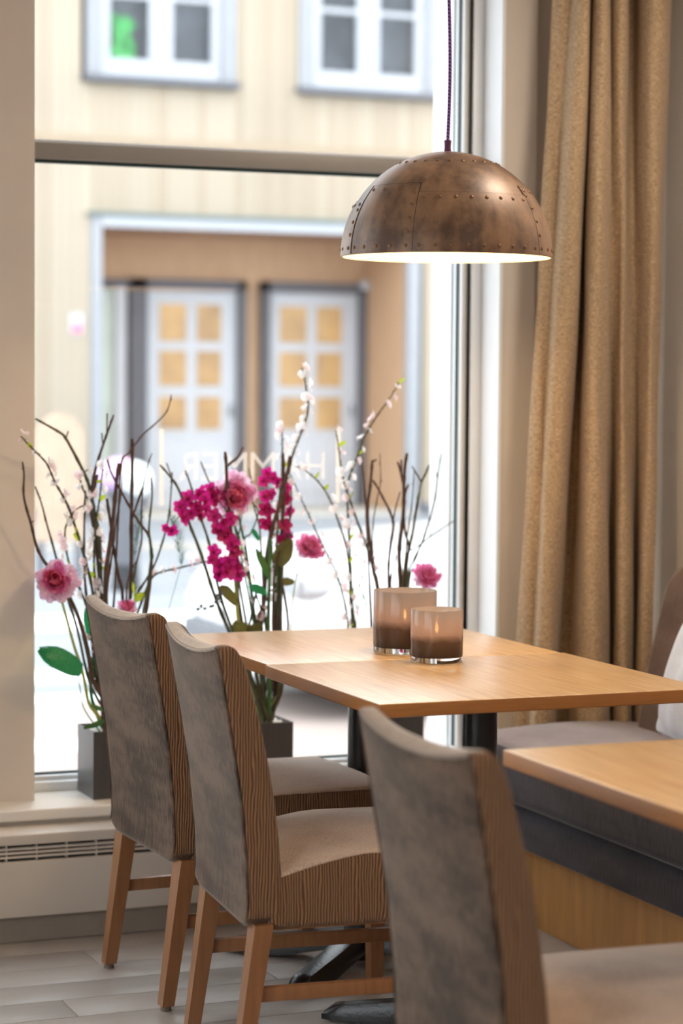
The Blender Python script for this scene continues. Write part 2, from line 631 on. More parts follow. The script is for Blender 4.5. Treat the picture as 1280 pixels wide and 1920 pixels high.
def rust_mat(name, hi, lo):
    mt, nt, p = nodes_of(name)
    tc = N(nt, 'ShaderNodeTexCoord')
    n1 = N(nt, 'ShaderNodeTexNoise')
    n1.inputs['Scale'].default_value = 7
    n1.inputs['Detail'].default_value = 8
    n1.inputs['Roughness'].default_value = 0.65
    nt.links.new(tc.outputs['Object'], n1.inputs['Vector'])
    mp = N(nt, 'ShaderNodeMapping')
    mp.inputs['Scale'].default_value = (1, 1, 0.25)
    nt.links.new(tc.outputs['Object'], mp.inputs[0])
    n2 = N(nt, 'ShaderNodeTexNoise')
    n2.inputs['Scale'].default_value = 30
    n2.inputs['Detail'].default_value = 6
    nt.links.new(mp.outputs[0], n2.inputs['Vector'])
    mx = N(nt, 'ShaderNodeMath', operation='MULTIPLY_ADD')
    nt.links.new(n2.outputs['Fac'], mx.inputs[0])
    mx.inputs[1].default_value = 0.45
    nt.links.new(n1.outputs['Fac'], mx.inputs[2])
    rp = N(nt, 'ShaderNodeValToRGB')
    rp.color_ramp.elements[0].position = 0.58
    rp.color_ramp.elements[1].position = 0.84
    rp.color_ramp.elements[0].color = lo
    rp.color_ramp.elements[1].color = hi
    nt.links.new(mx.outputs[0], rp.inputs[0])
    nt.links.new(rp.outputs[0], p.inputs['Base Color'])
    rr = N(nt, 'ShaderNodeMapRange')
    rr.inputs[3].default_value = 0.36
    rr.inputs[4].default_value = 0.52
    nt.links.new(n1.outputs['Fac'], rr.inputs[0])
    nt.links.new(rr.outputs[0], p.inputs['Roughness'])
    p.inputs['Metallic'].default_value = 0.15
    p.inputs['Coat Weight'].default_value = 0.55
    p.inputs['Coat Roughness'].default_value = 0.42
    bp = N(nt, 'ShaderNodeBump')
    bp.inputs['Strength'].default_value = 0.12
    bp.inputs['Distance'].default_value = 0.004
    nt.links.new(n2.outputs['Fac'], bp.inputs['Height'])
    nt.links.new(bp.outputs[0], p.inputs['Normal'])
    return mt


def hurricane_mat(name, z0, z1):
    """smoked glass coloured through: brown and denser below, paler mauve above"""
    mt, nt, p = nodes_of(name)
    out = nt.nodes['Material Output']
    tc = N(nt, 'ShaderNodeTexCoord')
    sep = N(nt, 'ShaderNodeSeparateXYZ')
    nt.links.new(tc.outputs['Object'], sep.inputs[0])
    mr = N(nt, 'ShaderNodeMapRange')
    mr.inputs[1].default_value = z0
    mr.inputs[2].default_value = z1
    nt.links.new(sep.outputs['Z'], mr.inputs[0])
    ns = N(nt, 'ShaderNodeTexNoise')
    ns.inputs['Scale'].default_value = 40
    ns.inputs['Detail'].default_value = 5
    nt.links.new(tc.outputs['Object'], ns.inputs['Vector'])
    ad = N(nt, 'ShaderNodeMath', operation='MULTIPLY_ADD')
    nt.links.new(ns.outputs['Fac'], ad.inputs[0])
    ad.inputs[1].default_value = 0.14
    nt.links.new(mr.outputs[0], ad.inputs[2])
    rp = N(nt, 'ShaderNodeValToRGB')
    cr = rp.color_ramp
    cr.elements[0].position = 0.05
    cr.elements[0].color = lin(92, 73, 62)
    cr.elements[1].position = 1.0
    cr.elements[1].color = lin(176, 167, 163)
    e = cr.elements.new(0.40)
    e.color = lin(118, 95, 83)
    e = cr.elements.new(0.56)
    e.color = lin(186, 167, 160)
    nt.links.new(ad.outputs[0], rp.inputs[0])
    nt.links.new(rp.outputs[0], p.inputs['Base Color'])
    p.inputs['Roughness'].default_value = 0.12
    p.inputs['Coat Weight'].default_value = 0.5
    p.inputs['Coat Roughness'].default_value = 0.03
    tl = N(nt, 'ShaderNodeBsdfTranslucent')
    nt.links.new(rp.outputs[0], tl.inputs[0])
    m1 = N(nt, 'ShaderNodeMixShader')
    m1.inputs[0].default_value = 0.55
    nt.links.new(p.outputs[0], m1.inputs[1])
    nt.links.new(tl.outputs[0], m1.inputs[2])
    tp = N(nt, 'ShaderNodeBsdfTransparent')
    tp.inputs[0].default_value = (0.95, 0.85, 0.75, 1)
    m2 = N(nt, 'ShaderNodeMixShader')
    m2.inputs[0].default_value = 0.12
    nt.links.new(m1.outputs[0], m2.inputs[1])
    nt.links.new(tp.outputs[0], m2.inputs[2])
    nt.links.new(m2.outputs[0], out.inputs[0])
    return mt


M['curtain'] = curtain_mat()
M['cord'] = cord_mat()
M['rust'] = rust_mat('aged_bronze_plate', lin(152, 115, 84), lin(84, 56, 37))
M['clear'] = None
mt, nt, p = nodes_of('clear_glass')
p.inputs['Transmission Weight'].default_value = 1.0
p.inputs['Roughness'].default_value = 0.02
p.inputs['IOR'].default_value = 1.47
p.inputs['Base Color'].default_value = (0.96, 0.97, 0.96, 1)
M['clear'] = mt
# street
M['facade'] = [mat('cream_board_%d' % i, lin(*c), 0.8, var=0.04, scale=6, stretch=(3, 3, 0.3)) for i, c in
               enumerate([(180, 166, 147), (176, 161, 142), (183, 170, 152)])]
M['facade_gap'] = mat('board_gap', lin(150, 136, 114), 0.9, var=0.05, scale=10)
M['casing'] = mat('casing_grey', lin(156, 158, 163), 0.6, var=0.03, scale=8)
M['white_wood'] = mat('white_joinery', lin(182, 185, 191), 0.5, var=0.02, scale=8)
M['slate'] = mat('slate_sill', lin(104, 106, 113), 0.6, var=0.08, scale=14)
M['flashing'] = mat('green_grey_flashing', lin(106, 120, 117), 0.5, var=0.06, scale=14)
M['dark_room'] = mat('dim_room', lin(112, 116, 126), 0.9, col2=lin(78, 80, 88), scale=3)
M['dark_frame'] = mat('dark_door_frame', lin(88, 86, 92), 0.6, var=0.08, scale=10)
M['porch'] = mat('porch_boards', lin(204, 168, 134), 0.7, col2=lin(190, 152, 118), scale=8, stretch=(6, 6, 0.4))
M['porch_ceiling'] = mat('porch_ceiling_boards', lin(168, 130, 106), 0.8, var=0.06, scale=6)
M['door_leaf'] = mat('door_grey_white', lin(186, 187, 192), 0.5, var=0.03, scale=6)
M['lit_pane'] = mat('lit_door_pane', lin(176, 140, 92), 0.3, col2=lin(128, 100, 70), scale=2.5, emit=lin(226, 178, 108), emit_s=0.22)
M['dim_pane'] = mat('sidelight_pane', lin(178, 188, 178), 0.2, var=0.08, scale=3)
M['asphalt'] = mat('pale_asphalt', lin(142, 146, 152), 0.85, var=0.08, scale=3, bump=0.1, bscale=60)
M['paver'] = mat('pink_pavers', lin(176, 160, 153), 0.85, var=0.07, scale=2.5)
M['stripe'] = mat('white_road_paint', lin(246, 246, 244), 0.7, var=0.03, scale=9)
M['kerb'] = mat('kerb_granite', lin(180, 174, 166), 0.8, var=0.06, scale=20)
M['carpaint'] = mat('white_car_paint', lin(244, 246, 248), 0.25, var=0.01, scale=3, coat=0.8)
M['tyre'] = mat('tyre_rubber', lin(40, 41, 44), 0.8, var=0.15, scale=30)
M['rim'] = mat('wheel_alloy', lin(176, 178, 182), 0.35, metal=0.7, var=0.05, scale=20)
M['carglass'] = mat('car_glass', lin(60, 68, 76), 0.08, var=0.05, scale=3)
M['carblack'] = mat('car_black_trim', lin(48, 50, 54), 0.5, var=0.1, scale=20)
M['roof'] = mat('roof_slate', lin(98, 96, 100), 0.8, var=0.12, scale=12)

# ------------------------------------------------------------------ the room
FRONT = 5.827            # room face of the window wall
OUT = 6.16               # street face
SILL = 0.32
X_R, X_L, Y_B = 3.36, -2.2, -1.6
W1 = (1.493, 2.83)       # the window in the picture
W2 = (-0.9, 1.10)        # its neighbour beyond the pier
WTOP = 2.70

b = MB()
for (x0, x1, z0, z1) in ((X_L - .2, W2[0], 0, CEIL_Z), (2.942, X_R + .2, 0, CEIL_Z), (W2[0], W2[1] - .07, WTOP, CEIL_Z), (W1[0] - .07, W1[1], WTOP, CEIL_Z)):
    b.box(x0, x1, FRONT + (.05 if x0 > 2.9 else 0), OUT, z0, z1)
b.box(W2[1], W1[0], FRONT, 5.945, SILL, CEIL_Z)             # the pier, rebated for the window frames
b.box(W2[1] + .07, W1[0] - .07, 5.945, OUT, SILL, CEIL_Z)
b.box(2.84, 2.942, 5.835, OUT, 0, CEIL_Z)                     # right jamb
b.box(2.83, 2.84, 5.835, OUT, WTOP, CEIL_Z)
b.box(W2[0], W1[1], 5.725, OUT, 0, SILL - .03)
struct('wall_far', b, M['paint'])
struct('wall_right', MB().box(X_R, X_R + .2, Y_B, FRONT, 0, CEIL_Z), M['paint'])
W3 = (0.2, 3.9, 0.55, 2.60)   # unseen side window added for cool fill: y0, y1, z0, z1
struct('wall_left', MB().box(X_L - .2, X_L, Y_B, W3[0], 0, CEIL_Z).box(X_L - .2, X_L, W3[1], FRONT, 0, CEIL_Z)
       .box(X_L - .2, X_L, W3[0], W3[1], 0, W3[2]).box(X_L - .2, X_L, W3[0], W3[1], W3[3], CEIL_Z), M['paint'])
struct('trim_2', MB().rbox(2.829, 2.8405, 5.828, 5.985, SILL, WTOP, r=.0015, seg=1), M['frame'])
struct('trim_3', MB().rbox(2.781, 2.845, 6.05, OUT + .03, SILL - .1, WTOP + .1, r=.004, seg=1), M['frame'])
struct('wall_near', MB().box(X_L - .2, X_R + .2, Y_B - .2, Y_B, 0, CEIL_Z), M['paint'])
struct('ceiling', MB().box(X_L - .2, X_R + .2, Y_B - .2, OUT, CEIL_Z, CEIL_Z + .15), M['ceiling'])

# floor: a slab with a washed-oak plank on every course
fl = struct('floor', MB().box(X_L, X_R, Y_B, 5.64, -0.06, -0.004), M['plank_gap'])
PW, PL = 0.145, 1.42
plank_me = []
for mt_ in PLANKS:
    b = MB().rbox(0.001, PL - .001, 0.001, PW - .001, -0.012, 0.0, r=0.0015, seg=1)
    plank_me.append(b.mesh('plank', mt_))
y = 5.635 - PW
row = 0
while y > Y_B:
    x = X_L - (row * 0.53) % PL
    while x < X_R:
        me = random.choice(plank_me)
        if x < X_L or x + PL > X_R:
            b = MB().rbox(max(x, X_L) - x + .001, min(x + PL, X_R) - x - .001, 0.001, PW - .001, -0.012, 0.0, r=0.0015, seg=1)
            me = b.mesh('plank', random.choice(PLANKS))
        o = bpy.data.objects.new('plank', me)
        COL.objects.link(o)
        o.parent = fl
        o.location = (x, y, 0)
        x += PL
    y -= PW
    row += 1

# sill, baseboard, skirting convector
b = MB().rbox(W2[0], W1[1], 5.704, 5.99, SILL - .03, SILL, r=0.006, seg=2)
b.rbox(2.83, 2.86, 5.704, 5.835, SILL - .03, SILL, r=.006, seg=2)
struct('trim_1', b, M['sill'], smooth=True)
struct('baseboard_far', MB().rbox(X_L, 2.66, 5.615, 5.725, 0, 0.066, r=0.003, seg=1), M['baseboard'])
struct('baseboard_left', MB().rbox(X_L, X_L + .015, Y_B, 5.6, 0, 0.09, r=0.003, seg=1), M['baseboard'])

ht = thing('skirting_heater', 'cream skirting convector with slotted grille under the window sill', 'heater', (0.9, 5.66, 0.07))
HX0, HX1 = -0.85, 2.62
b = MB().rbox(HX0, HX1, 5.598, 5.722, 0.067, 0.210, r=0.004, seg=2)
obj('front_panel', b, M['heater'], ht)
b = MB().rbox(HX0, HX1, 5.594, 5.724, 0.252, 0.279, r=0.004, seg=2)
obj('top_rail', b, M['heater'], ht)
obj('grille_recess', MB().box(HX0 + .01, HX1 - .01, 5.622, 5.72, 0.21, 0.252), M['heater_dark'], ht, smooth=False)
slat = MB().rbox(HX0 + .005, HX1 - .005, 5.600, 5.613, -0.0029, 0.0029, r=0.0015, seg=1,
                 fn=lambda p: (p.x, p.y, p.z + (p.y - 5.6) * 0.12)).mesh('slat', M['heater'])
for k in range(3):
    o = link('slat', slat, ht)
    o.location.z += 0.2205 + k * 0.0105
div = MB().box(-0.0012, 0.0012, 5.601, 5.622, 0.211, 0.2515).mesh('divider', M['heater'], smooth=False)
x = HX0 + .03
while x < HX1:
    o = link('divider', div, ht)
    o.location.x += x
    x += 0.078

# ------------------------------------------------------------------ windows
GY = 6.0


def window(n, x0, x1, swr=0.072):
    root = MB()
    fy0, fy1 = 5.945, 6.055
    sw = 0.072
    # outer frame: stiles, head, bottom rail (stepped)
    for (a, c) in ((x0, x0 + sw), (x1 - swr, x1)):
        root.rbox(a, c, fy0, fy1, SILL - .005, WTOP, r=0.004, seg=1)
    root.rbox(x0 + sw, x1 - swr, fy0, fy1, WTOP - sw, WTOP, r=0.004, seg=1)
    root.rbox(x0 + sw, x1 - swr, fy0, fy1, SILL - .005, SILL + .026, r=0.004, seg=1)
    f = struct('window_%d' % n, root, M['frame'], smooth=True)
    gx0, gx1 = x0 + sw, x1 - swr
    # glazing beads
    for (a, c) in ((gx0, gx0 + .016), (gx1 - .016, gx1)):
        obj('glazing_bead', MB().rbox(a, c, 5.972, 6.03, SILL + .02, WTOP - sw, r=0.002, seg=1), M['frame'], f)
        if a != gx0 and swr < .05:
            obj('gasket', MB().box(gx1 - .020, gx1 - .016, 5.992, 6.008, SILL + .05, WTOP - sw), M['gasket'], f, smooth=False)
            continue
        a2 = gx0 + .016 if a == gx0 else gx1 - .030
        obj('glazing_bead', MB().rbox(a2, a2 + .014, 5.985, 6.03, SILL + .03, WTOP - sw, r=0.002, seg=1), M['frame_grey'], f)
        a3 = gx0 + .030 if a == gx0 else gx1 - .034
        obj('gasket', MB().box(a3, a3 + .004, 5.992, 6.008, SILL + .05, WTOP - sw), M['gasket'], f, smooth=False)
    obj('glazing_bead', MB().rbox(gx0, gx1, 5.968, 6.03, SILL + .02, SILL + .038, r=0.002, seg=1), M['frame'], f)
    obj('gasket', MB().box(gx0 + .03, gx1 - .03, 5.99, 6.01, SILL + .038, SILL + .043), M['gasket'], f, smooth=False)
    # transom
    obj('transom', MB().rbox(gx0 + .016, gx1 - .016, 5.965, 6.04, 2.008, 2.052, r=0.003, seg=2), M['alu'], f)
    obj('glazing_bead', MB().rbox(gx0 + .016, gx1 - .016, 5.975, 6.03, 2.052, 2.060, r=0.002, seg=1), M['frame'], f)
    obj('gasket', MB().box(gx0 + .016, gx1 - .016, 5.985, 6.01, 1.9995, 2.008), M['gasket'], f, smooth=False)
    pn = obj('pane', MB().add([(gx0, GY, SILL + .02), (gx1, GY, SILL + .02), (gx1, GY, 2.03), (gx0, GY, 2.03)], [(0, 1, 2, 3)]), M['glass'], f, smooth=False)
    obj('pane', MB().add([(gx0, GY, 2.03), (gx1, GY, 2.03), (gx1, GY, WTOP - sw), (gx0, GY, WTOP - sw)], [(0, 1, 2, 3)]), M['glass'], f, smooth=False)
    return f, pn


win1, pane1 = window(1, W1[0] - .07, W1[1], .034)
win2, pane2 = window(2, W2[0], W2[1] + .07)

xo = X_L - .14
b = MB()
for (y0_, y1_, z0_, z1_) in ((W3[0], W3[0] + .07, W3[2], W3[3]), (W3[1] - .07, W3[1], W3[2], W3[3]), (W3[0], W3[1], W3[2], W3[2] + .07), (W3[0], W3[1], W3[3] - .07, W3[3]),
                             (2.0, 2.08, W3[2], W3[3])):
    b.rbox(xo - .04, xo + .05, y0_, y1_, z0_, z1_, r=.004, seg=1)
w3 = struct('window_3', b, M['frame'], smooth=True)
for (y0_, y1_) in ((W3[0] + .05, 2.02), (2.06, W3[1] - .05)):
    obj('pane', MB().add([(xo, y0_, W3[2] + .05), (xo, y1_, W3[2] + .05), (xo, y1_, W3[3] - .05), (xo, y0_, W3[3] - .05)], [(0, 1, 2, 3)]), M['glass'], w3, smooth=False)

# cream lettering on the outside of the big pane, read from the street (so mirrored from inside)
def letter(ch, x_left, x_right, z0, z1, parent):
    cu = bpy.data.curves.new('letter', 'FONT')
    cu.body = ch
    cu.size = 1.0
    tmp = bpy.data.objects.new('tmp_letter', cu)
    COL.objects.link(tmp)
    dg = bpy.context.evaluated_depsgraph_get()
    me = bpy.data.meshes.new_from_object(tmp.evaluated_get(dg))
    bpy.data.objects.remove(tmp)
    xs = [v.co.x for v in me.vertices]
    ys = [v.co.y for v in me.vertices]
    for v in me.vertices:
        u = (v.co.x - min(xs)) / (max(xs) - min(xs))
        t = (v.co.y - min(ys)) / (max(ys) - min(ys))
        v.co = (x_right - u * (x_right - x_left), GY + 0.0015, z0 + t * (z1 - z0))
    me.materials.clear()
    me.materials.append(M['letter'])
    for p_ in me.polygons:
        p_.material_index = 0
    return link('letter', me, parent)


zt, zb = 1.226, 1.150
for ch, p0, p1 in (('R', 334, 371), ('E', 378, 409), ('M', 419, 463), ('M', 470, 516), ('A', 523, 566), ('H', 574, 609)):
    letter(ch, at(p0, 875, GY).x, at(p1, 875, GY).x, zb, zt, pane1)
for px_ in (303, 634):
    xx = at(px_, 875, GY).x
    obj('letter_bar', MB().box(xx - .0065, xx + .0065, GY + .0008, GY + .0018, 1.082, 1.292), M['letter'], pane1, smooth=False)

# housings of the unseen ceiling lamps, most of them added fill
for i, (lx, ly, lw) in enumerate(UNSEEN_CEILING_LAMPS):
    t = thing('ceiling_lamp', ['round white ceiling lamp above the photographer', 'round white ceiling lamp in the aisle left of the chairs', 'round white ceiling lamp above the near end of the bench', 'round white ceiling lamp by the left wall', 'round white ceiling lamp above the far end of the bench'][i], 'lamp', (lx, ly, CEIL_Z), group='round ceiling lamps')
    obj('housing', MB().lathe([(0.0, 0), (0.19, 0), (0.19, -0.05), (0.178, -0.055), (0.178, -0.03), (0.0, -0.03)], 32), M['frame'], t, local=True)

# ------------------------------------------------------------------ street
gnd = struct('ground', MB().box(-30, 60, OUT, 60, -0.5, -0.02).box(-30, X_L - .2, -30, OUT, -0.5, -0.02), M['asphalt'])
struct('pavement_near', MB().box(-20, 40, OUT, 9.75, -0.1, 0.0), M['paver'])
struct('pavement_far', MB().box(-20, 40, 18.6, 24.9, -0.1, 0.02), M['asphalt'])
struct('kerb_far', MB().rbox(-20, 40, 18.45, 18.6, -0.1, 0.03, r=0.01), M['kerb'])
for (a, c) in ((8.45, 8.75), (9.76, 10.1), (10.5, 10.95), (12.7, 13.5)):
    o = obj('road_stripe', MB().rbox(-3, 3.1 if a < 9 else 9.0, a, c, -0.021, 0.004 if a < 9.7 else -0.012, r=0.004, seg=1), M['stripe'])
    tag(o, {8.45: 'white stripe on the street nearest the window', 9.76: 'second white stripe on the street from the window', 10.5: 'third white stripe on the street from the window', 12.7: 'wide pale stripe on the street farthest from the window'}[a], 'road marking', 'white stripes on the street')

FY = 22.0
wall = struct('facade_wall', MB().box(0, 6.2, FY + .31, FY + .5, 0, 7.2).box(9.75, 16, FY + .31, FY + .5, 0, 7.2)
              .box(6.2, 9.75, FY + .31, FY + .5, 3.045, 7.2), M['facade_gap'])
struct('facade_roof', MB().add([(-.4, FY - .5, 7.1), (16.4, FY - .5, 7.1), (16.4, FY + 5, 10.5), (-.4, FY + 5, 10.5),
                                (-.4, FY - .5, 7.25), (16.4, FY - .5, 7.25), (16.4, FY + 5, 10.65), (-.4, FY + 5, 10.65)],
                               [(0, 1, 2, 3), (4, 7, 6, 5), (0, 4, 5, 1), (2, 6, 7, 3), (0, 3, 7, 4), (1, 5, 6, 2)]), M['roof'])
WINS = [(3.90, 5.46), (6.145, 7.697), (8.375, 9.923), (10.6, 12.15)]
OPEN = [(a - .02, c + .02, 4.33, 6.35) for a, c in WINS] + [(6.2, 9.75, 0, 3.06)]
bw = 0.1
x = 1.0
cache = {}
while x < 15.2:
    cuts = sorted([(z0, z1) for (a, c, z0, z1) in OPEN if x + bw / 2 > a and x + bw / 2 < c])
    segs, z = [], 0.12
    for (z0, z1) in cuts:
        if z0 > z + .05:
            segs.append((z, z0))
        z = max(z, z1)
    segs.append((z, 7.1))
    for (z0, z1) in segs:
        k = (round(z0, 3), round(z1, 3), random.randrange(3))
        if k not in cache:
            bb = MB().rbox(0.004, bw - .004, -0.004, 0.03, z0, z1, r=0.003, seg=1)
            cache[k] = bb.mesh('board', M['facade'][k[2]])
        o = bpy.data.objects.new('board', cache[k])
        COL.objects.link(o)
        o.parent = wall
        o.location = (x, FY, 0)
    x += bw
obj('string_course', MB().rbox(0, 16, FY - .05, FY + .02, 3.70, 3.80, r=0.01), mat('string_course_paint', lin(164, 146, 124), 0.7, var=.04, scale=5), wall)
obj('plinth', MB().rbox(0, 6.15, FY - .03, FY + .03, 0, 0.14, r=0.01).rbox(9.8, 16, FY - .03, FY + .03, 0, 0.14, r=0.01), M['slate'], wall)

for i, (a, c) in enumerate(WINS):
    lab = ['white upper window of the cream house left of the green-lit one', 'white upper window of the cream house with green plant behind the glass',
           'white upper window of the cream house above the pendant lamp', 'white upper window of the cream house farthest right'][i]
    t = thing('house_window', lab, 'window', ((a + c) / 2, FY, 4.33), group='upper windows of the cream house')
    obj('casing', MB().rbox(a, a + .15, FY - .05, FY + .1, 4.40, 6.35, r=.008).rbox(c - .15, c, FY - .05, FY + .1, 4.40, 6.35, r=.008)
        .rbox(a + .149, c - .149, FY - .06, FY + .098, 6.2, 6.35, r=.008), M['casing'], t)
    obj('window_sill', MB().rbox(a - .03, c + .03, FY - .12, FY + .1, 4.335, 4.40, r=.01), M['slate'], t)
    fx0, fx1 = a + .15, c - .15
    mid = (a + c) / 2
    obj('frame', MB().rbox(fx0, fx1, FY - .01, FY + .09, 4.40, 4.50, r=.006).rbox(fx0, fx1, FY - .01, FY + .09, 6.12, 6.2, r=.006)
        .rbox(fx0, fx0 + .03, FY - .01, FY + .09, 4.5, 6.12, r=.005).rbox(fx1 - .03, fx1, FY - .01, FY + .09, 4.5, 6.12, r=.005)
        .rbox(mid - .055, mid + .055, FY - .02, FY + .09, 4.5, 6.12, r=.006), M['white_wood'], t)
    for (s0, s1) in ((fx0 + .03, mid - .055), (mid + .055, fx1 - .03)):
        cs = obj('casement', MB().rbox(s0, s0 + .07, FY - .005, FY + .05, 4.5, 6.12, r=.005).rbox(s1 - .07, s1, FY - .005, FY + .05, 4.5, 6.12, r=.005)
                 .rbox(s0 + .069, s1 - .069, FY - .003, FY + .048, 4.5, 4.58, r=.004).rbox(s0 + .069, s1 - .069, FY - .003, FY + .048, 6.05, 6.12, r=.004)
                 .rbox(s0 + .069, s1 - .069, FY - .001, FY + .04, 5.17, 5.22, r=.004), M['white_wood'], t)
        obj('pane', MB().add([(s0 + .05, FY + .03, 4.55), (s1 - .05, FY + .03, 4.55), (s1 - .05, FY + .03, 6.08), (s0 + .05, FY + .03, 6.08)], [(0, 1, 2, 3)]),
            M['glass'], cs, smooth=False)
    obj('room_beyond', MB().box(fx0, fx1, FY + .25, FY + .29, 4.4, 6.2), M['dark_room'], t, smooth=False)  # flat backing panel, the dimness indoors put into its colour
# green plant behind the second window
pl = thing('window_plant', 'green plant behind the upper left window of the cream house', 'plant', (6.56, FY + .14, 4.5))
for k in range(26):
    an = random.uniform(0, 2 * PI)
    c0 = Vector((6.57 + random.uniform(-.10, .10), FY + .14 + random.uniform(-.05, .05), 4.78 + random.uniform(-.24, .22)))
    s = .06
    q = [c0 + Vector((math.cos(an + j * PI / 2) * s * (1.5 if j % 2 else .6), random.uniform(-.01, .01), math.sin(an + j * PI / 2) * s * (1.5 if j % 2 else .6))) for j in range(4)]
    obj('leaf', MB().add(q, [(0, 1, 2, 3)]), mat('window_plant_leaf', lin(60, 170, 84), .5, var=.1) if k == 0 else bpy.data.materials['window_plant_leaf'], pl, smooth=False)
obj('stem', MB().tube([(6.57, FY + .14, 4.5), (6.56, FY + .14, 4.95)], .012, 6), M['stem_green'], pl)

# entrance porch
por = struct('porch_recess', MB().box(6.2, 6.31, FY + .06, 23.2, 0, 2.92).box(9.61, 9.75, FY + .06, 23.2, 0, 2.92).box(6.2, 9.75, 23.2, 23.4, 0, 2.95), M['porch'])
obj('porch_ceiling', MB().box(6.2, 9.75, FY + .06, 23.2, 2.92, 3.0), M['porch_ceiling'], por, smooth=False)
obj('porch_trim', MB().rbox(6.2, 6.31, FY - .04, FY + .08, 0, 3.03, r=.008), M['casing'], por)
obj('porch_trim', MB().rbox(9.61, 9.75, FY - .04, FY + .08, 0, 3.03, r=.008), M['casing'], por)
obj('porch_trim', MB().rbox(6.31, 9.61, FY - .04, FY + .08, 2.92, 3.03, r=.008), M['white_wood'], por)
obj('porch_flashing', MB().rbox(6.16, 9.79, FY - .08, FY + .06, 3.03, 3.065, r=.006), M['flashing'], por)
obj('porch_step', MB().rbox(6.2, 9.75, FY - .1, 23.2, 0, 0.06, r=.01), M['kerb'], por)
obj('side_light', MB().rbox(6.32, 6.40, 23.1, 23.2, .06, 2.44, r=.006).rbox(6.78, 6.90, 23.1, 23.2, .06, 2.44, r=.006).rbox(6.4, 6.78, 23.1, 23.2, .06, .4, r=.006), M['door_leaf'], por)
obj('pane', MB().box(6.4, 6.78, 23.15, 23.18, .4, 2.36), M['dim_pane'], por, smooth=False)
obj('lintel', MB().rbox(6.31, 8.22, 23.08, 23.2, 2.37, 2.46, r=.006), M['dark_frame'], por)
for i, (fx0, fx1, l0, l1, cols) in enumerate(((6.93, 8.22, 7.12, 8.13, ((7.267, 7.564), (7.682, 7.951))),
                                              (8.40, 9.605, 8.49, 9.515, ((8.615, 8.926), (9.037, 9.33))))):
    t = thing('house_door', ['grey glazed door on the left in the porch of the cream house', 'grey glazed door on the right in the porch of the cream house'][i],
              'door', ((l0 + l1) / 2, 23.15, 0.06), group='porch doors of the cream house')
    obj('door_frame', MB().rbox(fx0, l0, 23.06, 23.2, .06, 2.47, r=.006).rbox(l1, fx1, 23.06, 23.2, .06, 2.47, r=.006).rbox(fx0, fx1, 23.06, 23.2, 2.36, 2.47, r=.006),
        M['dark_frame'], t)
    leaf = obj('door_leaf', MB().rbox(l0, l1, 23.13, 23.19, .06, 2.36, r=.006), M['door_leaf'], t)
    for (p0, p1) in cols:
        for (z1_, z0_) in ((2.21, 1.82), (1.72, 1.35), (1.235, .89)):
            obj('pane', MB().box(p0, p1, 23.122, 23.132, z0_, z1_), M['lit_pane'], leaf, smooth=False)
    obj('door_panel', MB().rbox(l0 + .14, l1 - .14, 23.115, 23.14, .2, .76, r=.01), M['door_leaf'], leaf)
    obj('door_handle', MB().tube([(l1 - .07, 23.09, 1.02), (l1 - .07, 23.09, 1.16)], .012, 8), M['slate'], leaf)
t = thing('porch_lamp', 'small round white lamp at the corner of the right porch door', 'lamp', (9.56, 23.05, 2.44))
obj('globe', MB().lathe([(0.001, -.06), (.04, -.045), (.06, 0), (.04, .045), (.001, .06)], 16, (9.565, 23.04, 2.45)), M['white_wood'], t)
obj('bracket', MB().rbox(9.55, 9.58, 23.04, 23.10, 2.40, 2.43, r=.004), M['slate'], t)
t = thing('house_sign', 'small white and pink plate on the cream wall beside the porch', 'sign', (6.06, FY - .01, 1.85))
obj('plate', MB().rbox(5.99, 6.13, FY - .016, FY - .004, 1.85, 2.06, r=.004), M['white_wood'], t)
obj('emblem', MB().rbox(6.02, 6.11, FY - .021, FY - .014, 1.87, 1.95, r=.004), mat('pink_print', lin(240, 120, 150), .6, var=.05), t)

# things on the far side of the street
t = thing('street_pot', 'dark grey pot with pink, violet and white balls across the street', 'pot', (4.55, 15.0, 0))
bx = at(236, 1040, 15.0).x
obj('pot', MB().lathe([(0.001, 0), (.09, 0), (.115, .5), (.115, .52), (.10, .52), (.10, .46), (.001, .46)], 24, (bx, 15.0, 0.16)), M['slate'], t)
obj('foot', MB().lathe([(0.001, -.02), (.10, -.02), (.09, .17), (.001, .17)], 20, (bx, 15.0, 0)), M['carblack'], t)
for px_, py_, r_, c_ in ((222, 893, .13, (206, 178, 240)), (233, 882, .08, (250, 190, 220)), (250, 900, .13, (240, 246, 244)), (205, 890, .09, (226, 190, 236))):
    c0 = at(px_, py_, 15.0 + random.uniform(-.05, .05))
    prof = [(max(.001, r_ * math.cos(a)), r_ * math.sin(a)) for a in [R_(-90 + 15 * k) for k in range(13)]]
    o = obj('ball', MB().lathe(prof, 20, c0), mat('ball_colour', lin(*c_), .6, var=.06), t)
    obj('ball_stick', MB().tube([c0 - Vector((0, 0, r_ * .9)), (c0.x, c0.y, .6)], .012, 6), M['carblack'], o)
t = thing('street_board', 'tan round-topped board standing on the far pavement left of the porch', 'sign', (at(112, 900, 16).x, 16.0, 0))
cx = at(112, 900, 16).x
pr = [(-.17, 0), (.17, 0)] + [(.17 * math.cos(a), .72 + .2 * math.sin(a)) for a in [R_(k * 15) for k in range(13)]]
vs = [(cx + x_, 15.97, .25 + z_) for x_, z_ in pr] + [(cx + x_, 16.03, .25 + z_) for x_, z_ in pr]
n_ = len(pr)
obj('board_panel', MB().add(vs, [tuple(range(n_)), tuple(range(n_, 2 * n_))[::-1]] + [(i, (i + 1) % n_, n_ + (i + 1) % n_, n_ + i) for i in range(n_)]),
    mat('tan_board', lin(196, 170, 148), .8, var=.1, scale=6), t, smooth=False)
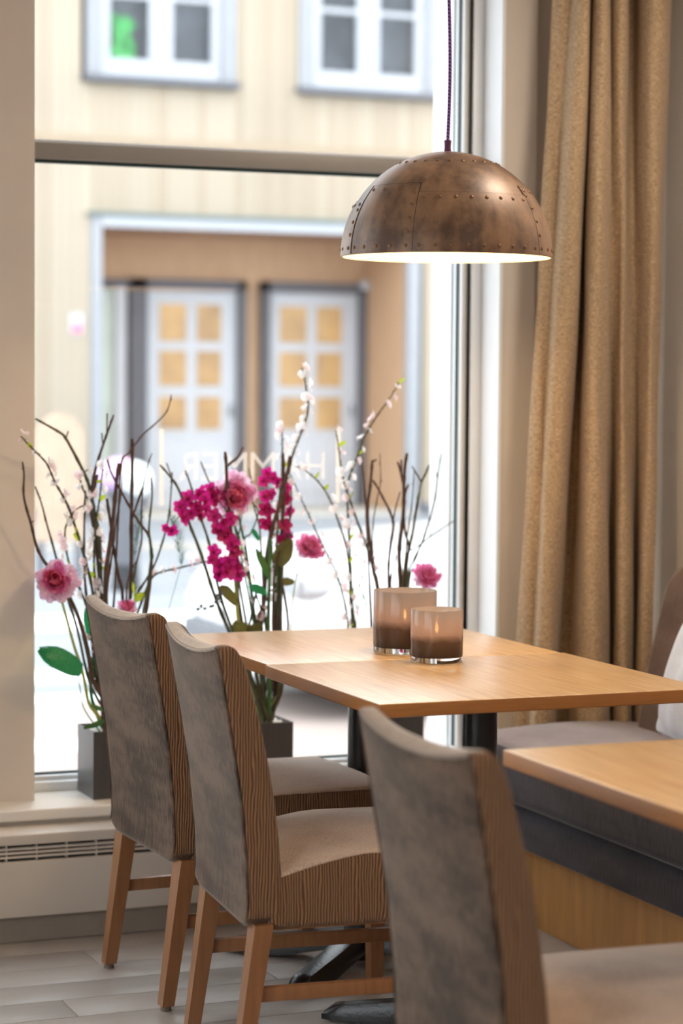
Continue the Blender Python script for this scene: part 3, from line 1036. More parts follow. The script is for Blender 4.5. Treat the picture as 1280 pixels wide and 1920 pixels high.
for s in (-.14, .14):
    obj('leg', MB().rbox(cx + s - .02, cx + s + .02, 15.97, 16.03, -.02, .26, r=.004), M['slate'], t)

# parked car: nose towards the left
CX, CYN, CYF = 3.30, 8.70, 10.42
car = thing('parked_car', 'white car parked outside the window with its nose to the left', 'car', (CX + 2, (CYN + CYF) / 2, 0))
top = [(0, .46), (.03, .55), (.12, .62), (.30, .68), (.55, .71), (1.2, .76), (1.8, .82), (2.8, .88), (3.8, .90), (4.4, .86), (4.55, .74), (4.6, .55)]
bot = [(0, .36), (.06, .22), (.3, .18), (4.3, .18), (4.55, .24), (4.6, .4)]
hw = [(0, .52), (.05, .68), (.2, .80), (.6, .86), (4.0, .86), (4.4, .80), (4.6, .62)]
rows = []
ycen = (CYN + CYF) / 2
for k in range(43):
    xx = 4.6 * k / 42
    zt_, zb_, h_ = interp(top, xx), interp(bot, xx), interp(hw, xx)
    ring = []
    zc, hz = (zt_ + zb_) / 2, (zt_ - zb_) / 2
    for j in range(28):
        a = 2 * PI * j / 28
        ca, sa = math.cos(a), math.sin(a)
        ring.append((CX + xx, ycen + h_ * math.copysign(abs(ca) ** .42, ca), zc + hz * math.copysign(abs(sa) ** .55, sa)))
    rows.append(ring)
b = MB().grid(rows, close=True)
b.add(rows[0], [tuple(range(28))])
b.add(rows[-1], [tuple(range(28))])
obj('body', b, M['carpaint'], car)
g = MB()
prof = [(1.78, .81), (2.35, 1.32), (2.7, 1.38), (3.7, 1.35), (4.38, .86)]
lo = [(CX + x_, ycen + s * (.80 if z_ < 1 else .60), z_) for s in (-1, 1) for x_, z_ in prof]
g.add(lo, [(0, 1, 2, 3, 4), (9, 8, 7, 6, 5), (0, 5, 6, 1), (1, 6, 7, 2), (2, 7, 8, 3), (3, 8, 9, 4)])
obj('cabin_glass', g, M['carglass'], car, smooth=False)
obj('roof_panel', MB().rbox(CX + 2.35, CX + 3.75, ycen - .6, ycen + .6, 1.34, 1.40, r=.02, seg=2), M['carpaint'], car)
for s in (-1, 1):
    obj('headlight', MB().rbox(CX + .06, CX + .30, ycen + s * .66 - .11, ycen + s * .66 + .11, .52, .62, r=.03, seg=2), M['rim'], car)
    for xx in (1.05, 3.75):
        yy = ycen + s * .76
        wh = obj('wheel', MB().tube([(CX + xx, yy - .11, .31), (CX + xx, yy - .09, .31), (CX + xx, yy + .09, .31), (CX + xx, yy + .11, .31)], [.28, .315, .315, .28], 28), M['tyre'], car)
        obj('wheel_rim', MB().tube([(CX + xx, yy + s * .105, .31), (CX + xx, yy + s * .125, .31)], [.20, .17], 20), M['rim'], wh)
obj('grille', MB().rbox(CX - .02, CX + .1, ycen - .5, ycen + .5, .25, .33, r=.02), M['slate'], car)
obj('underbody', MB().rbox(CX + .12, CX + 4.4, ycen - .74, ycen + .74, .14, .26, r=.03), M['carblack'], car)
obj('door_mirror', MB().rbox(CX + 1.95, CX + 2.07, CYN - .1, CYN + .08, .83, .95, r=.03), M['carpaint'], car)

# ------------------------------------------------------------------ chairs
REAR = [(.335, .066), (.385, .070), (.471, .066), (.599, .054), (.706, .037), (.824, .017), (.900, .002)]
FRNT = [(.335, .140), (.433, .142), (.541, .133), (.649, .117), (.746, .096), (.842, .070), (.872, .058), (.890, .045), (.900, .030)]
CW = 0.235


def make_chair(label):
    t = thing('dining_chair', label, 'chair', group='upholstered dining chairs')
    zb, zt = .335, .900

    def fn(p):
        # p.x in -1..1 across the thickness, p.y lateral, p.z height
        u = (p.x + .05) / .10
        v = p.y / CW
        f = (p.z - zb) / (zt - zb)
        z = p.z - .016 * (1 - v * v) * max(0, (f - .80) / .20) * (1.0 if u < .5 else .35)
        z += .010 * abs(v) ** 3 * max(0, (f - .85) / .15)
        xr, xf = interp(REAR, p.z), interp(FRNT, p.z)
        x = xr + (xf - xr) * u
        x -= .012 * (1 - v * v) * f                       # shallow hollow towards the sitter
        z += .024 * max(0, (abs(v) - .80) / .20) ** 2 * max(0, 1 - f / .10)      # rounded lower corners
        y = p.y * (1 - .03 * (1 - f))
        return (x, y, z)
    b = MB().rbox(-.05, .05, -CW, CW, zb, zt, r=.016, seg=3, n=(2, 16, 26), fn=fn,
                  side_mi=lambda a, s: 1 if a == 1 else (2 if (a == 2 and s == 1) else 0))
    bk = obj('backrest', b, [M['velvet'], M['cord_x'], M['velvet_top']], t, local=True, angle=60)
    # piping where the back panel meets the side panels and the top
    for s in (-1, 1):
        pts = []
        for k in range(30):
            z = zb + .012 + (zt - zb - .030) * k / 29
            q = Vector(fn(Vector((-.05 + .003, s * (CW - .0045), z))))
            pts.append(q)
        obj('piping', MB().tube(pts, .0026, 6), M['velvet'], bk, local=True)
    pts = [Vector(fn(Vector((-.05 + .003, -CW + .014 + (2 * CW - .028) * k / 24, zt - .0055)))) for k in range(25)]
    obj('piping', MB().tube(pts, .0026, 6), M['velvet_top'], bk, local=True)
    # seat
    x0, x1, z0, z1 = .115, .615, .335, .482

    def fs(p):
        f = (p.x - x0) / (x1 - x0)
        v = p.y / CW
        h = max(0, (p.z - (z0 + .05)) / (z1 - z0 - .05))
        z = p.z
        z -= .050 * max(0, 1 - f * 2.4) ** 1.4 * h * (.25 + .75 * abs(v) ** 2)
        z += .026 * (1 - v ** 2) * math.sin(PI * min(1, max(0, .1 + f * .85))) * h
        y = p.y * (1 - .03 * (1 - f)) * (1 + .012 * math.sin(PI * max(0, min(1, (p.z - z0) / (z1 - z0)))))
        x = p.x + .008 * (1 - v * v) * (1 if f > .9 else 0) * math.sin(PI * max(0, min(1, (p.z - z0) / (z1 - z0))))
        return (x, y, z)
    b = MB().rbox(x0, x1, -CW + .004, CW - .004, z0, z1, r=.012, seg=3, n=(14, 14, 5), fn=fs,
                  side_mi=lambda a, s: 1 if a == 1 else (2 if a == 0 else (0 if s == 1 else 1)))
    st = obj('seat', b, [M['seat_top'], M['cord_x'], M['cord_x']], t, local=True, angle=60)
    for s in (-1, 1):
        pts = [Vector(fs(Vector((x0 + .015 + (x1 - x0 - .03) * k / 24, s * (CW - .0065), z1 - .0035)))) for k in range(25)]
        obj('piping', MB().tube(pts, .0028, 6), M['seat_top'], st, local=True)
    # legs
    for s in (-1, 1):
        for (tx, bx_, wt, wb, ty, by) in ((.103, .058, (.019, .027), (.0145, .0165), .205, .205), (.575, .578, (.0205, .0205), (.0155, .0155), .208, .206)):
            def fl_(p, tx=tx, bx_=bx_, wt=wt, wb=wb, ty=ty, by=by, s=s):
                f = (p.z - .012) / (.345 - .012)
                return (bx_ + (tx - bx_) * f + p.x * (wb[0] + (wt[0] - wb[0]) * f), s * (by + (ty - by) * f) + p.y * (wb[1] + (wt[1] - wb[1]) * f), p.z)
            lg = obj('leg', MB().rbox(-1, 1, -1, 1, .012, .345, r=.004, seg=1, n=(1, 1, 6), fn=fl_), M['leg'], t, local=True, smooth=False)
            obj('glide', MB().lathe([(.001, 0), (.0125, 0), (.0125, .004), (.011, .014), (.001, .014)], 16, (bx_, s * by, 0)), M['glide'], lg, local=True)
        obj('stretcher', MB().rbox(.083, .565, s * .205 - .010, s * .205 + .010, .185, .215, r=.003, seg=1), M['leg'], t, local=True)
    obj('seat_frame', MB().rbox(.13, .58, -.205, .205, .327, .338, r=.003, seg=1), M['leg'], t, local=True)
    return t


def copy_tree(o, parent=None):
    c = o.copy()
    COL.objects.link(c)
    c.parent = parent
    for ch in o.children:
        copy_tree(ch, c)
    return c


chair = make_chair('brown velvet dining chair nearest the left planter, its back to the window pier')
chair.location = (1.492, 5.092, 0)
chair.rotation_euler.z = R_(2.0)
c2 = copy_tree(chair)
c2['label'] = 'brown velvet dining chair in sharp focus, at the near end of the candle table'
c2.location = (1.468, 4.466, 0)
c2.rotation_euler.z = R_(-5.0)
c3 = copy_tree(chair)
c3['label'] = 'large blurred brown velvet dining chair in the foreground, at the empty table'
c3.location = (1.38, 3.137, 0)
c3.rotation_euler.z = R_(-2.3)


# ------------------------------------------------------------------ tables
TT = 0.79


def make_table(label, x0, x1, y0, y1):
    cx_, cy_ = (x0 + x1) / 2, (y0 + y1) / 2
    t = thing('bistro_table', label, 'table', (cx_, cy_, 0), group='oak topped bistro tables')
    hx, hy = (x1 - x0) / 2, (y1 - y0) / 2
    b = MB().rbox(-hx, hx, -hy, hy, TT - .029, TT, r=.0035, seg=2, side_mi=lambda a, s: 0 if (a == 2 and s == 1) else 1)
    obj('table_top', b, [M['table'], M['table_edge']], t, local=True, angle=60)
    obj('column', MB().lathe([(.001, .05), (.039, .05), (.039, TT - .04), (.001, TT - .04)], 36), M['iron'], t, local=True)
    obj('top_spider', MB().rbox(-.20, .20, -.03, .03, TT - .045, TT - .029, r=.004).rbox(-.03, .03, -.20, .20, TT - .045, TT - .029, r=.004), M['iron'], t, local=True)
    obj('hub', MB().lathe([(.001, .02), (.055, .02), (.055, .065), (.045, .088), (.039, .095), (.001, .095)], 28), M['iron'], t, local=True)
    for k in range(4):
        a = math.atan2(.225, .26) * (1 if k in (0, 2) else -1) + (PI if k > 1 else 0)
        L = .352
        rows = []
        for i in range(13):
            f = i / 12
            s = .03 + (L - .03) * f
            w_ = .037 - .010 * f
            zt_ = .092 - .055 * f ** .9 if f < .93 else .092 - .055 * f ** .9 - .018 * (f - .93) / .07
            zl = .050 - .038 * f ** 1.2
            zb_ = max(.006, .045 - .07 * f) if f < .85 else .006
            if f > .99:
                w_ *= .7
            sec = [(-w_, zb_), (-w_, zl + .006), (-w_ * .72, zt_ - .004), (0, zt_), (w_ * .72, zt_ - .004), (w_, zl + .006), (w_, zb_)]
            rows.append([(s * math.cos(a) - y_ * math.sin(a), s * math.sin(a) + y_ * math.cos(a), z_) for y_, z_ in sec])
        b = MB().grid(rows, close=True)
        b.add(rows[-1], [tuple(range(7))])
        ar = obj('foot_arm', b, M['iron'], t, local=True, angle=35)
        ex, ey = (L - .03) * math.cos(a), (L - .03) * math.sin(a)
        obj('foot_pad', MB().lathe([(.001, 0), (.018, 0), (.018, .012), (.001, .012)], 14, (ex, ey, 0)), M['glide'], ar, local=True)
    return t


make_table('oak table with the two candle holders, its left edge by the sharp chair', 1.758, 2.510, 4.140, 4.8000)
make_table('oak table by the window, pushed against the table with the candles', 1.766, 2.504, 4.8015, 5.450)
make_table('empty oak table in the right foreground behind the large blurred chair', 1.745, 2.50, 2.90, 3.561)

# ------------------------------------------------------------------ bench
bn = thing('upholstered_bench', 'dark velvet wall bench with maple base and brown backrest', 'bench', (3.0, 3.8, 0))
BY0, BY1 = 1.6, 5.585


def seat_fn(p):
    f = max(0, (p.z - .32) / .15)
    v = (p.y - 4.9) / .7
    return (p.x, p.y, p.z + .018 * f * math.sin(PI * max(0, min(1, (p.x - 2.62) / .6))) + .012 * f * max(0, min(1, v)))


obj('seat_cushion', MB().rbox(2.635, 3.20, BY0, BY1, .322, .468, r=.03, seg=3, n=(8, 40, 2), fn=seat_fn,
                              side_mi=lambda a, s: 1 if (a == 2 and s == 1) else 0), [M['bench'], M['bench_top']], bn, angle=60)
obj('seat_skirt', MB().rbox(2.65, 3.20, BY0, BY1, .212, .322, r=.012, seg=2, n=(1, 10, 1)), M['bench'], bn)
obj('plinth', MB().rbox(2.70, 3.25, BY0 + .02, BY1 - .05, 0, .214, r=.003, seg=1), M['bench_wood'], bn)


def back_fn(p):
    f = max(0, min(1, (p.z - .45) / .55))
    x = p.x + .10 * f ** 1.4
    # far end rounded off at the top
    e = max(0, (p.y - 5.25) / .25)
    z = p.z - .10 * f * e ** 2.2
    return (x, p.y, z)


obj('backrest', MB().rbox(3.085, 3.245, BY0, 5.50, .40, .985, r=.05, seg=4, n=(3, 60, 14), fn=back_fn), M['bench_back'], bn, angle=60)


# cushion standing against the backrest
def pillow_fn(p):
    u, v = (p.y) / .21, (p.z) / .21
    th = max(.10, (1 - abs(u) ** 2.6) * (1 - abs(v) ** 2.6)) ** .55
    x = p.x * th + .006 * math.sin(9 * u + 3 * v) * th
    y = p.y * (1 - .07 * (1 - abs(u)) * 0 - .06 * (1 - v * v) * abs(u))
    z = p.z * (1 - .06 * (1 - u * u) * abs(v))
    return (x, y, z)


pil = thing('pillow', 'pale grey linen pillow leaning on the bench backrest', 'pillow', (3.03, 5.00, .70))
po = obj('cover', MB().rbox(-.075, .075, -.21, .21, -.21, .21, r=.03, seg=2, n=(2, 20, 20), fn=pillow_fn), M['pillow'], pil, local=True)
pp = [Vector(pillow_fn(Vector((0, .21 * a_, .21 * b_)))) for a_, b_ in
      [(-1 + k / 8, -1) for k in range(16)] + [(1, -1 + k / 8) for k in range(16)] + [(1 - k / 8, 1) for k in range(16)] + [(-1, 1 - k / 8) for k in range(17)]]
obj('seam', MB().tube(pp, .0035, 6, cap=False), M['pillow'], po, local=True)
pil.rotation_euler = (R_(4), R_(15), R_(-10))

# ------------------------------------------------------------------ curtain
TOPP = [(1040, 5.715), (1054, 5.698), (1067, 5.694), (1082, 5.646), (1098, 5.642), (1105, 5.68), (1104, 5.76), (1112, 5.73), (1120, 5.64), (1134, 5.62),
        (1141, 5.67), (1142, 5.71), (1150, 5.65), (1165, 5.62), (1174, 5.66), (1177, 5.76), (1192, 5.76), (1205, 5.67), (1230, 5.60), (1250, 5.63), (1255, 5.74)]
BOTP = [(970, 5.715), (984, 5.695), (999, 5.69), (1014, 5.642), (1036, 5.636), (1049, 5.68), (1052, 5.77), (1072, 5.76), (1085, 5.64), (1110, 5.60), (1132, 5.62),
        (1141, 5.68), (1143, 5.77), (1150, 5.75), (1158, 5.65), (1172, 5.63), (1181, 5.67), (1184, 5.77), (1190, 5.75), (1200, 5.65), (1222, 5.64)]
tp = smooth_path([at(px_, 0, Y_) for px_, Y_ in TOPP], 8)
bt = smooth_path([at(px_, 1180, Y_) for px_, Y_ in BOTP], 8)
rows = []
NZ = 70
for i in range(NZ + 1):
    z = 2.80 - 2.78 * i / NZ
    f = (2.474 - z) / (2.474 - .742)
    f = max(-.15, min(1.15, f))
    f = f if f < .05 else f ** 1.0
    row = []
    for k, (a, c) in enumerate(zip(tp, bt)):
        q = a.lerp(c, f)
        q.z = z
        q.y += .006 * math.sin(3.1 * z + k * .13) + .003 * math.sin(11 * z + k * .31)
        q.x += .004 * math.sin(2.3 * z + k * .09)
        row.append(q)
    rows.append(row)
cu = thing('curtain', 'heavy woven brown curtain hanging in folds beside the window', 'curtain', (3.05, 5.68, 0))
fr = MB().grid(rows)
me = fr.mesh('drape', M['curtain'])
dr = link('drape', me, cu)
sm = dr.modifiers.new('thickness', 'SOLIDIFY')
sm.thickness = .004
obj('hem', MB().tube([r_ + Vector((0, 0, .004)) for r_ in rows[-1]], .006, 6), M['curtain'], cu)
tr_ = thing('curtain_rail', 'white ceiling rail carrying the brown curtain', 'rail', (2.4, 5.68, CEIL_Z))
obj('rail', MB().rbox(1.2, 3.34, 5.65, 5.71, 2.81, CEIL_Z, r=.004), M['frame'], tr_)

# ------------------------------------------------------------------ pendant lamp
LX, LY, LZ, LR = 2.24, 4.9, 1.716, 0.246
lamp = thing('pendant_lamp', 'riveted bronze dome pendant lamp on purple cord over the table', 'lamp', (LX, LY, LZ))
AZ = math.atan2(-LY, -LX)                     # azimuth that faces the photographer


def sph(lat, lon, r):
    """lon in degrees from the facing azimuth, positive to the right in the picture"""
    a = AZ + R_(lon)
    return Vector((r * math.cos(R_(lat)) * math.cos(a), r * math.cos(R_(lat)) * math.sin(a), r * math.sin(R_(lat))))


prof = [(LR * math.cos(R_(a)), LR * math.sin(R_(a))) for a in range(0, 90, 3)] + [(.002, LR)]
sh = obj('shade', MB().lathe(prof, 96), M['rust'], lamp, local=True)
pin = [((LR - .004) * math.cos(R_(a)), (LR - .004) * math.sin(R_(a))) for a in range(0, 90, 3)] + [(.002, LR - .004)]
obj('shade_lining', MB().lathe(pin, 96).lathe([(LR, 0), (LR - .004, 0)], 96), M['shade_in'], sh, local=True)
PLATES = [(-108, -62.6, 31, 0.0022), (-62.6, -18.3, 40, 0.0012), (-18.3, 58, 33.5, 0.0020), (58, 118, 40, 0.0012), (118, 185, 33, 0.0020), (185, 252, 40, 0.0012)]
for (l0, l1, tp_, th) in PLATES:
    rows = []
    nl, nv = max(6, int((l1 - l0) / 4)), 12
    ro, ri = LR + th, LR - .001
    for i in range(nv + 1):
        rows.append([sph(.3 + (tp_ - .3) * i / nv, l0 + (l1 - l0) * j / nl, ro) for j in range(nl + 1)])
    b = MB().grid(rows)
    rim = rows[0] + [r_[-1] for r_ in rows[1:]] + rows[-1][::-1][1:] + [r_[0] for r_ in rows[::-1]][1:-1]
    inn = [v.normalized() * ri for v in rim]
    b.grid([rim, inn], close=True)
    obj('plate', b, M['rust'], sh, local=True, angle=30)
# dark overlap seams along the standing plate edges
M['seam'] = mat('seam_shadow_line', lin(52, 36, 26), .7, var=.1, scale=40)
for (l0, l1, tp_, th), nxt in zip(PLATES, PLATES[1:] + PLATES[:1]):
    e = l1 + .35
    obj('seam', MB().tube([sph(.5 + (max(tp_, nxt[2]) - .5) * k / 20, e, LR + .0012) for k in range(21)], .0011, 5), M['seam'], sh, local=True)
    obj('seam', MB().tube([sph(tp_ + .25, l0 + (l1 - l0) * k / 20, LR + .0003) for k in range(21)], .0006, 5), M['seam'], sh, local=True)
rv = MB().lathe([(.0046, 0), (.0043, .0013), (.0028, .0023), (.0004, .0027)], 10).mesh('rivet', M['rivet'])


def rivet(lat, lon, th=.0015):
    o = bpy.data.objects.new('rivet', rv)
    COL.objects.link(o)
    o.parent = sh
    p_ = sph(lat, lon, LR + th - .0003)
    o.location = p_
    o.rotation_mode = 'QUATERNION'
    o.rotation_quaternion = p_.normalized().to_track_quat('Z', 'Y')
    return o


for k in range(26):
    rivet(61, -177 + k * 360 / 26, .0)
for (l0, l1, tp_, th) in PLATES:
    n_ = int((l1 - l0) / 9)
    for k in range(n_):
        rivet(tp_ - 3.0, l0 + 4 + (l1 - l0 - 8) * k / max(1, n_ - 1), th)
    for k in range(max(2, int((l1 - l0) / 8))):
        m_ = max(2, int((l1 - l0) / 8))
        rivet(3.6, l0 + 3.6 + (l1 - l0 - 7.2) * k / (m_ - 1), th)
for (lon, tp_, th) in ((-62.6 - 3.2, 31, .0022), (-18.3 - 3.0, 40, .0012), (58 + 3.0, 40, .0012), (118 - 3, 40, .0012), (185 + 3, 40, .0012), (252 - 3, 40, .0012)):
    n_ = 4 if tp_ > 35 else 3
    for k in range(n_):
        rivet(9.5 + (tp_ - 17) * k / (n_ - 1) + 1.2, lon, th)
obj('cord_grip', MB().lathe([(.001, LR - .002), (.0085, LR - .002), (.0075, LR + .012), (.0085, LR + .026), (.004, LR + .028), (.001, LR + .028)], 16),
    mat('plum_plastic', lin(96, 40, 82), .5, var=.1), lamp, local=True)
cpts = [(-.0 + .004 * math.sin(k * .35), 0, LR + .02 + (CEIL_Z - LZ - LR - .03) * k / 24) for k in range(25)]
obj('cord', MB().tube(cpts, .0042, 10), M['cord'], lamp, local=True)
obj('ceiling_rose', MB().lathe([(.001, CEIL_Z - LZ), (.05, CEIL_Z - LZ), (.05, CEIL_Z - LZ - .02), (.02, CEIL_Z - LZ - .035), (.001, CEIL_Z - LZ - .035)], 24), M['rust'], lamp, local=True)
obj('bulb_holder', MB().lathe([(.001, LR - .005), (.02, LR - .005), (.02, LR - .07), (.001, LR - .07)], 18), M['shade_in'], lamp, local=True)
obj('bulb', MB().lathe([(.001, .085), (.02, .095), (.03, .12), (.026, .145), (.015, .175), (.001, .176)], 18), M['bulb'], lamp, local=True)
lamp2 = copy_tree(lamp)
lamp2['label'] = 'riveted bronze dome pendant lamp hanging over the empty table'
lamp2.location = (2.14, 3.10, LZ)
lamp['group'] = lamp2['group'] = 'riveted dome pendants'
pd = bpy.data.lights.new('pendant_light', 'POINT')
pd.energy = 9
pd.color = (1.0, .73, .42)
pd.shadow_soft_size = .035
plo = bpy.data.objects.new('pendant_light', pd)
plo.location = (LX, LY, LZ + .065)
COL.objects.link(plo)
pd2 = pd.copy()
pd2.energy = 5
plo2 = bpy.data.objects.new('pendant_light', pd2)
plo2.location = (2.14, 3.10, LZ + .065)
COL.objects.link(plo2)


# ------------------------------------------------------------------ candle holders
def hurricane(label, cx_, cy_, r, h, warm):
    t = thing('candle_holder', label, 'candle holder', (cx_, cy_, TT), group='smoked glass candle holders')
    bh = .014 if r > .07 else .013
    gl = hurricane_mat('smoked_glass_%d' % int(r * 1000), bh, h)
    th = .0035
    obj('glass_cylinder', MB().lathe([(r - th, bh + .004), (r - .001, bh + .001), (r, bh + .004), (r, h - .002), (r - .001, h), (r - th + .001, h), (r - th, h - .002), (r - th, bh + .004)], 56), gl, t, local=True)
    obj('glass_base', MB().lathe([(.001, 0), (r - .003, 0), (r - .0005, .003), (r - .0005, bh), (r - .004, bh + .003), (.001, bh + .003)], 56), M['clear'], t, local=True)
    z = bh + .004
    tl = thing('tealight', 'lit tealight glowing inside the ' + ('larger' if r > .07 else 'smaller') + ' smoked glass holder', 'candle', (cx_, cy_, TT + z), group='lit tealights')
    hc = h * .36
    obj('wax', MB().lathe([(.001, 0), (.030, 0), (.030, hc), (.026, hc - .003), (.001, hc - .004)], 28), M['wax'], tl, local=True)
    obj('wick', MB().tube([(0, 0, hc - .006), (.001, 0, hc + .008)], .0008, 6), M['iron'], tl, local=True)
    obj('flame', MB().lathe([(.0005, hc + .004), (.0035, hc + .010), (.0042, hc + .015), (.0025, hc + .024), (.0004, hc + .031)], 14), M['flame'], tl, local=True)
    d = bpy.data.lights.new('tealight_glow', 'POINT')
    d.energy = warm
    d.color = (1.0, .70, .46)
    d.shadow_soft_size = .008
    o = bpy.data.objects.new('tealight_glow', d)
    o.location = (cx_, cy_, TT + z + hc + .036)
    COL.objects.link(o)


hurricane('smaller smoked glass candle holder standing in front', 2.151, 4.737, .0600, .120, .17)
hurricane('larger smoked glass candle holder standing behind', 2.157, 4.932, .0745, .146, .22)

# ------------------------------------------------------------------ planters with twigs and flowers on the sill
PLANTERS = [(1.640, 1.800), (2.041, 2.201), (2.430, 2.589)]
PY0, PY1 = 5.782, 5.937
PN = ['left', 'middle', 'right']
for i, (a, c) in enumerate(PLANTERS):
    t = thing('planter', ['square dark zinc planter on the sill beside the window pier', 'square dark zinc planter on the sill behind the window table',
                          'square dark zinc planter on the sill hidden low behind the candle holders'][i], 'planter', ((a + c) / 2, 5.86, SILL),
              group='square zinc planters on the sill')
    hx, hy, hz, th = (c - a) / 2, (PY1 - PY0) / 2, .180, .004
    b = MB()
    o_ = [(-hx, -hy), (hx, -hy), (hx, hy), (-hx, hy)]
    n_ = [(-hx + th, -hy + th), (hx - th, -hy + th), (hx - th, hy - th), (-hx + th, hy - th)]
    vs = [(x_, y_, 0) for x_, y_ in o_] + [(x_, y_, hz) for x_, y_ in o_] + [(x_, y_, hz) for x_, y_ in n_] + [(x_, y_, hz - .02) for x_, y_ in n_]
    fs = [(0, 3, 2, 1)]
    for k in range(4):
        k2 = (k + 1) % 4
        fs += [(k, k2, 4 + k2, 4 + k), (4 + k, 4 + k2, 8 + k2, 8 + k), (8 + k, 8 + k2, 12 + k2, 12 + k)]
    pt = Vector(((a + c) / 2, 5.86, SILL))
    obj('box', MB().add(vs, fs), M['planter'], t, local=True, smooth=False)
    obj('filling', MB().rbox(-hx + th, hx - th, -hy + th, hy - th, .08, hz - .008, r=.004, seg=1, n=(10, 10, 1),
                             fn=lambda p: (p.x, p.y, p.z + .004 * math.sin(p.x * 190) * math.cos(p.y * 170))), M['soil'], t, local=True)


def base_pt(pi, u=None, v=None):
    a, c = PLANTERS[pi]
    u = random.uniform(.2, .8) if u is None else u
    v = random.uniform(.25, .75) if v is None else v
    return Vector((a + (c - a) * u, PY0 + (PY1 - PY0) * v, .482))


def stem_path(pts, pi, ytip, sub=4, u=None, yb=None):
    bp = base_pt(pi, u)
    yb = bp.y if yb is None else yb
    n = len(pts)
    P = []
    for k, (px_, py_) in enumerate(pts):
        f = k / n
        P.append(at(px_, py_, ytip + (yb - ytip) * f ** .8))
    P.append(bp)
    return smooth_path(P, sub)


def add_stem(b, path, r_tip, r_base, n=6, knots=0):
    L = len(path)
    rad = [r_tip + (r_base - r_tip) * (k / (L - 1)) ** .8 for k in range(L)]
    if knots:
        for k in range(2, L - 2, knots):
            rad[k] *= 1.25
    b.tube(path, rad, n)


ORD = ['leftmost', 'second from left', 'third from left', 'fourth from left', 'fifth from left', 'sixth from left', 'seventh from left', 'eighth from left', 'ninth from left',
       'tenth from left', 'eleventh from left', 'twelfth from left', 'thirteenth from left', 'fourteenth from left', 'fifteenth from left', 'rightmost']


def twigs(pi, data):
    order = sorted(range(len(data)), key=lambda k: (data[k][0][0][0], k))
    for k, d in enumerate(data):
        r = order.index(k)
        w_ = 'rightmost' if r == len(data) - 1 else ORD[r]
        twig(pi, *d, lab='bare %s twig in the %s sill planter, its tip %s' % ('greenish' if d[4] else 'brown', PN[pi], w_))


def twig(pi, pts, ytip, r0, r1, green=False, side=(), u=None, lab=''):
    t = thing('bare_twig', lab, 'twig', base_pt(pi, .5, .5), group='bare twigs in the %s planter' % PN[pi])
    path = stem_path(pts, pi, ytip, u=u)
    b = MB()
    r0, r1 = r0 * 1.15, r1 * 1.15
    add_stem(b, path, r0, r1, knots=5)
    # little bud spurs
    for k in range(3, len(path) - 8, 5):
        d = (path[k] - path[k + 1]).normalized()
        s = Vector((random.choice((-1, 1)) * .8, random.uniform(-.4, .4), .5)).normalized()
        b.tube([path[k], path[k] + (d * .5 + s) * .006], [.0014, .0006], 4)
    main = obj('stem', b, M['twig_green'] if green else M['twig'], t)
    for sp in side:
        q = smooth_path([at(px_, py_, ytip) for px_, py_ in sp], 4)
        b = MB()
        b.tube(q, [r0 * .7 + r0 * .3 * k / len(q) for k in range(len(q))], 5)
        obj('side_shoot', b, M['twig_green'] if green else M['twig'], main)
    return t


def petal_mesh(name, m_, L=1.0, W=.8, cup=.25, ruffle=.06, nu=5, nv=6, tip=.9):
    rows = []
    for i in range(nv + 1):
        v = i / nv
        w_ = W * .5 * math.sin(PI * min(1, (.12 + .80 * v) ** tip)) ** .75
        row = []
        for j in range(nu + 1):
            u = -1 + 2 * j / nu
            z = cup * (u * u * .6 * w_ + v * v * .9 - .25 * v) + ruffle * math.sin(5 * u + 9 * v) * v
            row.append((L * v, w_ * u, L * z))
        rows.append(row)
    return MB().grid(rows).mesh(name, m_)


# small five-petalled blossoms (shared meshes)
def blossom_mesh(m_, seed):
    rnd = random.Random(seed)
    b = MB()
    for k in range(5):
        a = 2 * PI * k / 5 + rnd.uniform(-.1, .1)
        tilt = rnd.uniform(.2, .9)
        pts = []
        for (u, v) in ((0, 0), (.45, .42), (.85, .42), (1.0, 0), (.85, -.42), (.45, -.42)):
            r = u * math.cos(tilt * .8)
            z = u * math.sin(tilt) * .8 + abs(v) * .25
            pts.append((r * math.cos(a) - v * math.sin(a), r * math.sin(a) + v * math.cos(a), z))
        b.add(pts, [tuple(range(6))])
    b.lathe([(.001, .1), (.16, .14), (.12, .4), (.001, .42)], 6)
    return b.mesh('blossom', m_, smooth=True)


BLOS = [blossom_mesh(M['blossom'], 1), blossom_mesh(M['blossom'], 2), blossom_mesh(M['blossom_pink'], 3)]
LEAF = petal_mesh('leaf', M['leaf'], 1, .5, .2, .04)
BLADE = petal_mesh('leaf', M['stem_green'], 1, .26, .15, .03)
LIME = petal_mesh('leaf_bud', M['leaf_lime'], 1, .55, .3, .05)
OLIV = petal_mesh('leaf', M['leaf_olive'], 1, .62, .15, .05)


def place(name, me, parent, loc, scale, direction, roll=0.0):
    o = bpy.data.objects.new(name, me)
    COL.objects.link(o)
    o.parent = parent
    off = Vector((0, 0, 0))
    p_ = parent
    while p_:
        off += p_.location
        p_ = p_.parent
    o.location = Vector(loc) - off
    o.rotation_mode = 'QUATERNION'
    q = Vector(direction).normalized().to_track_quat('X', 'Z')
    from mathutils import Quaternion
    o.rotation_quaternion = q @ Quaternion((1, 0, 0), roll)
    o.scale = (scale, scale, scale)
    return o


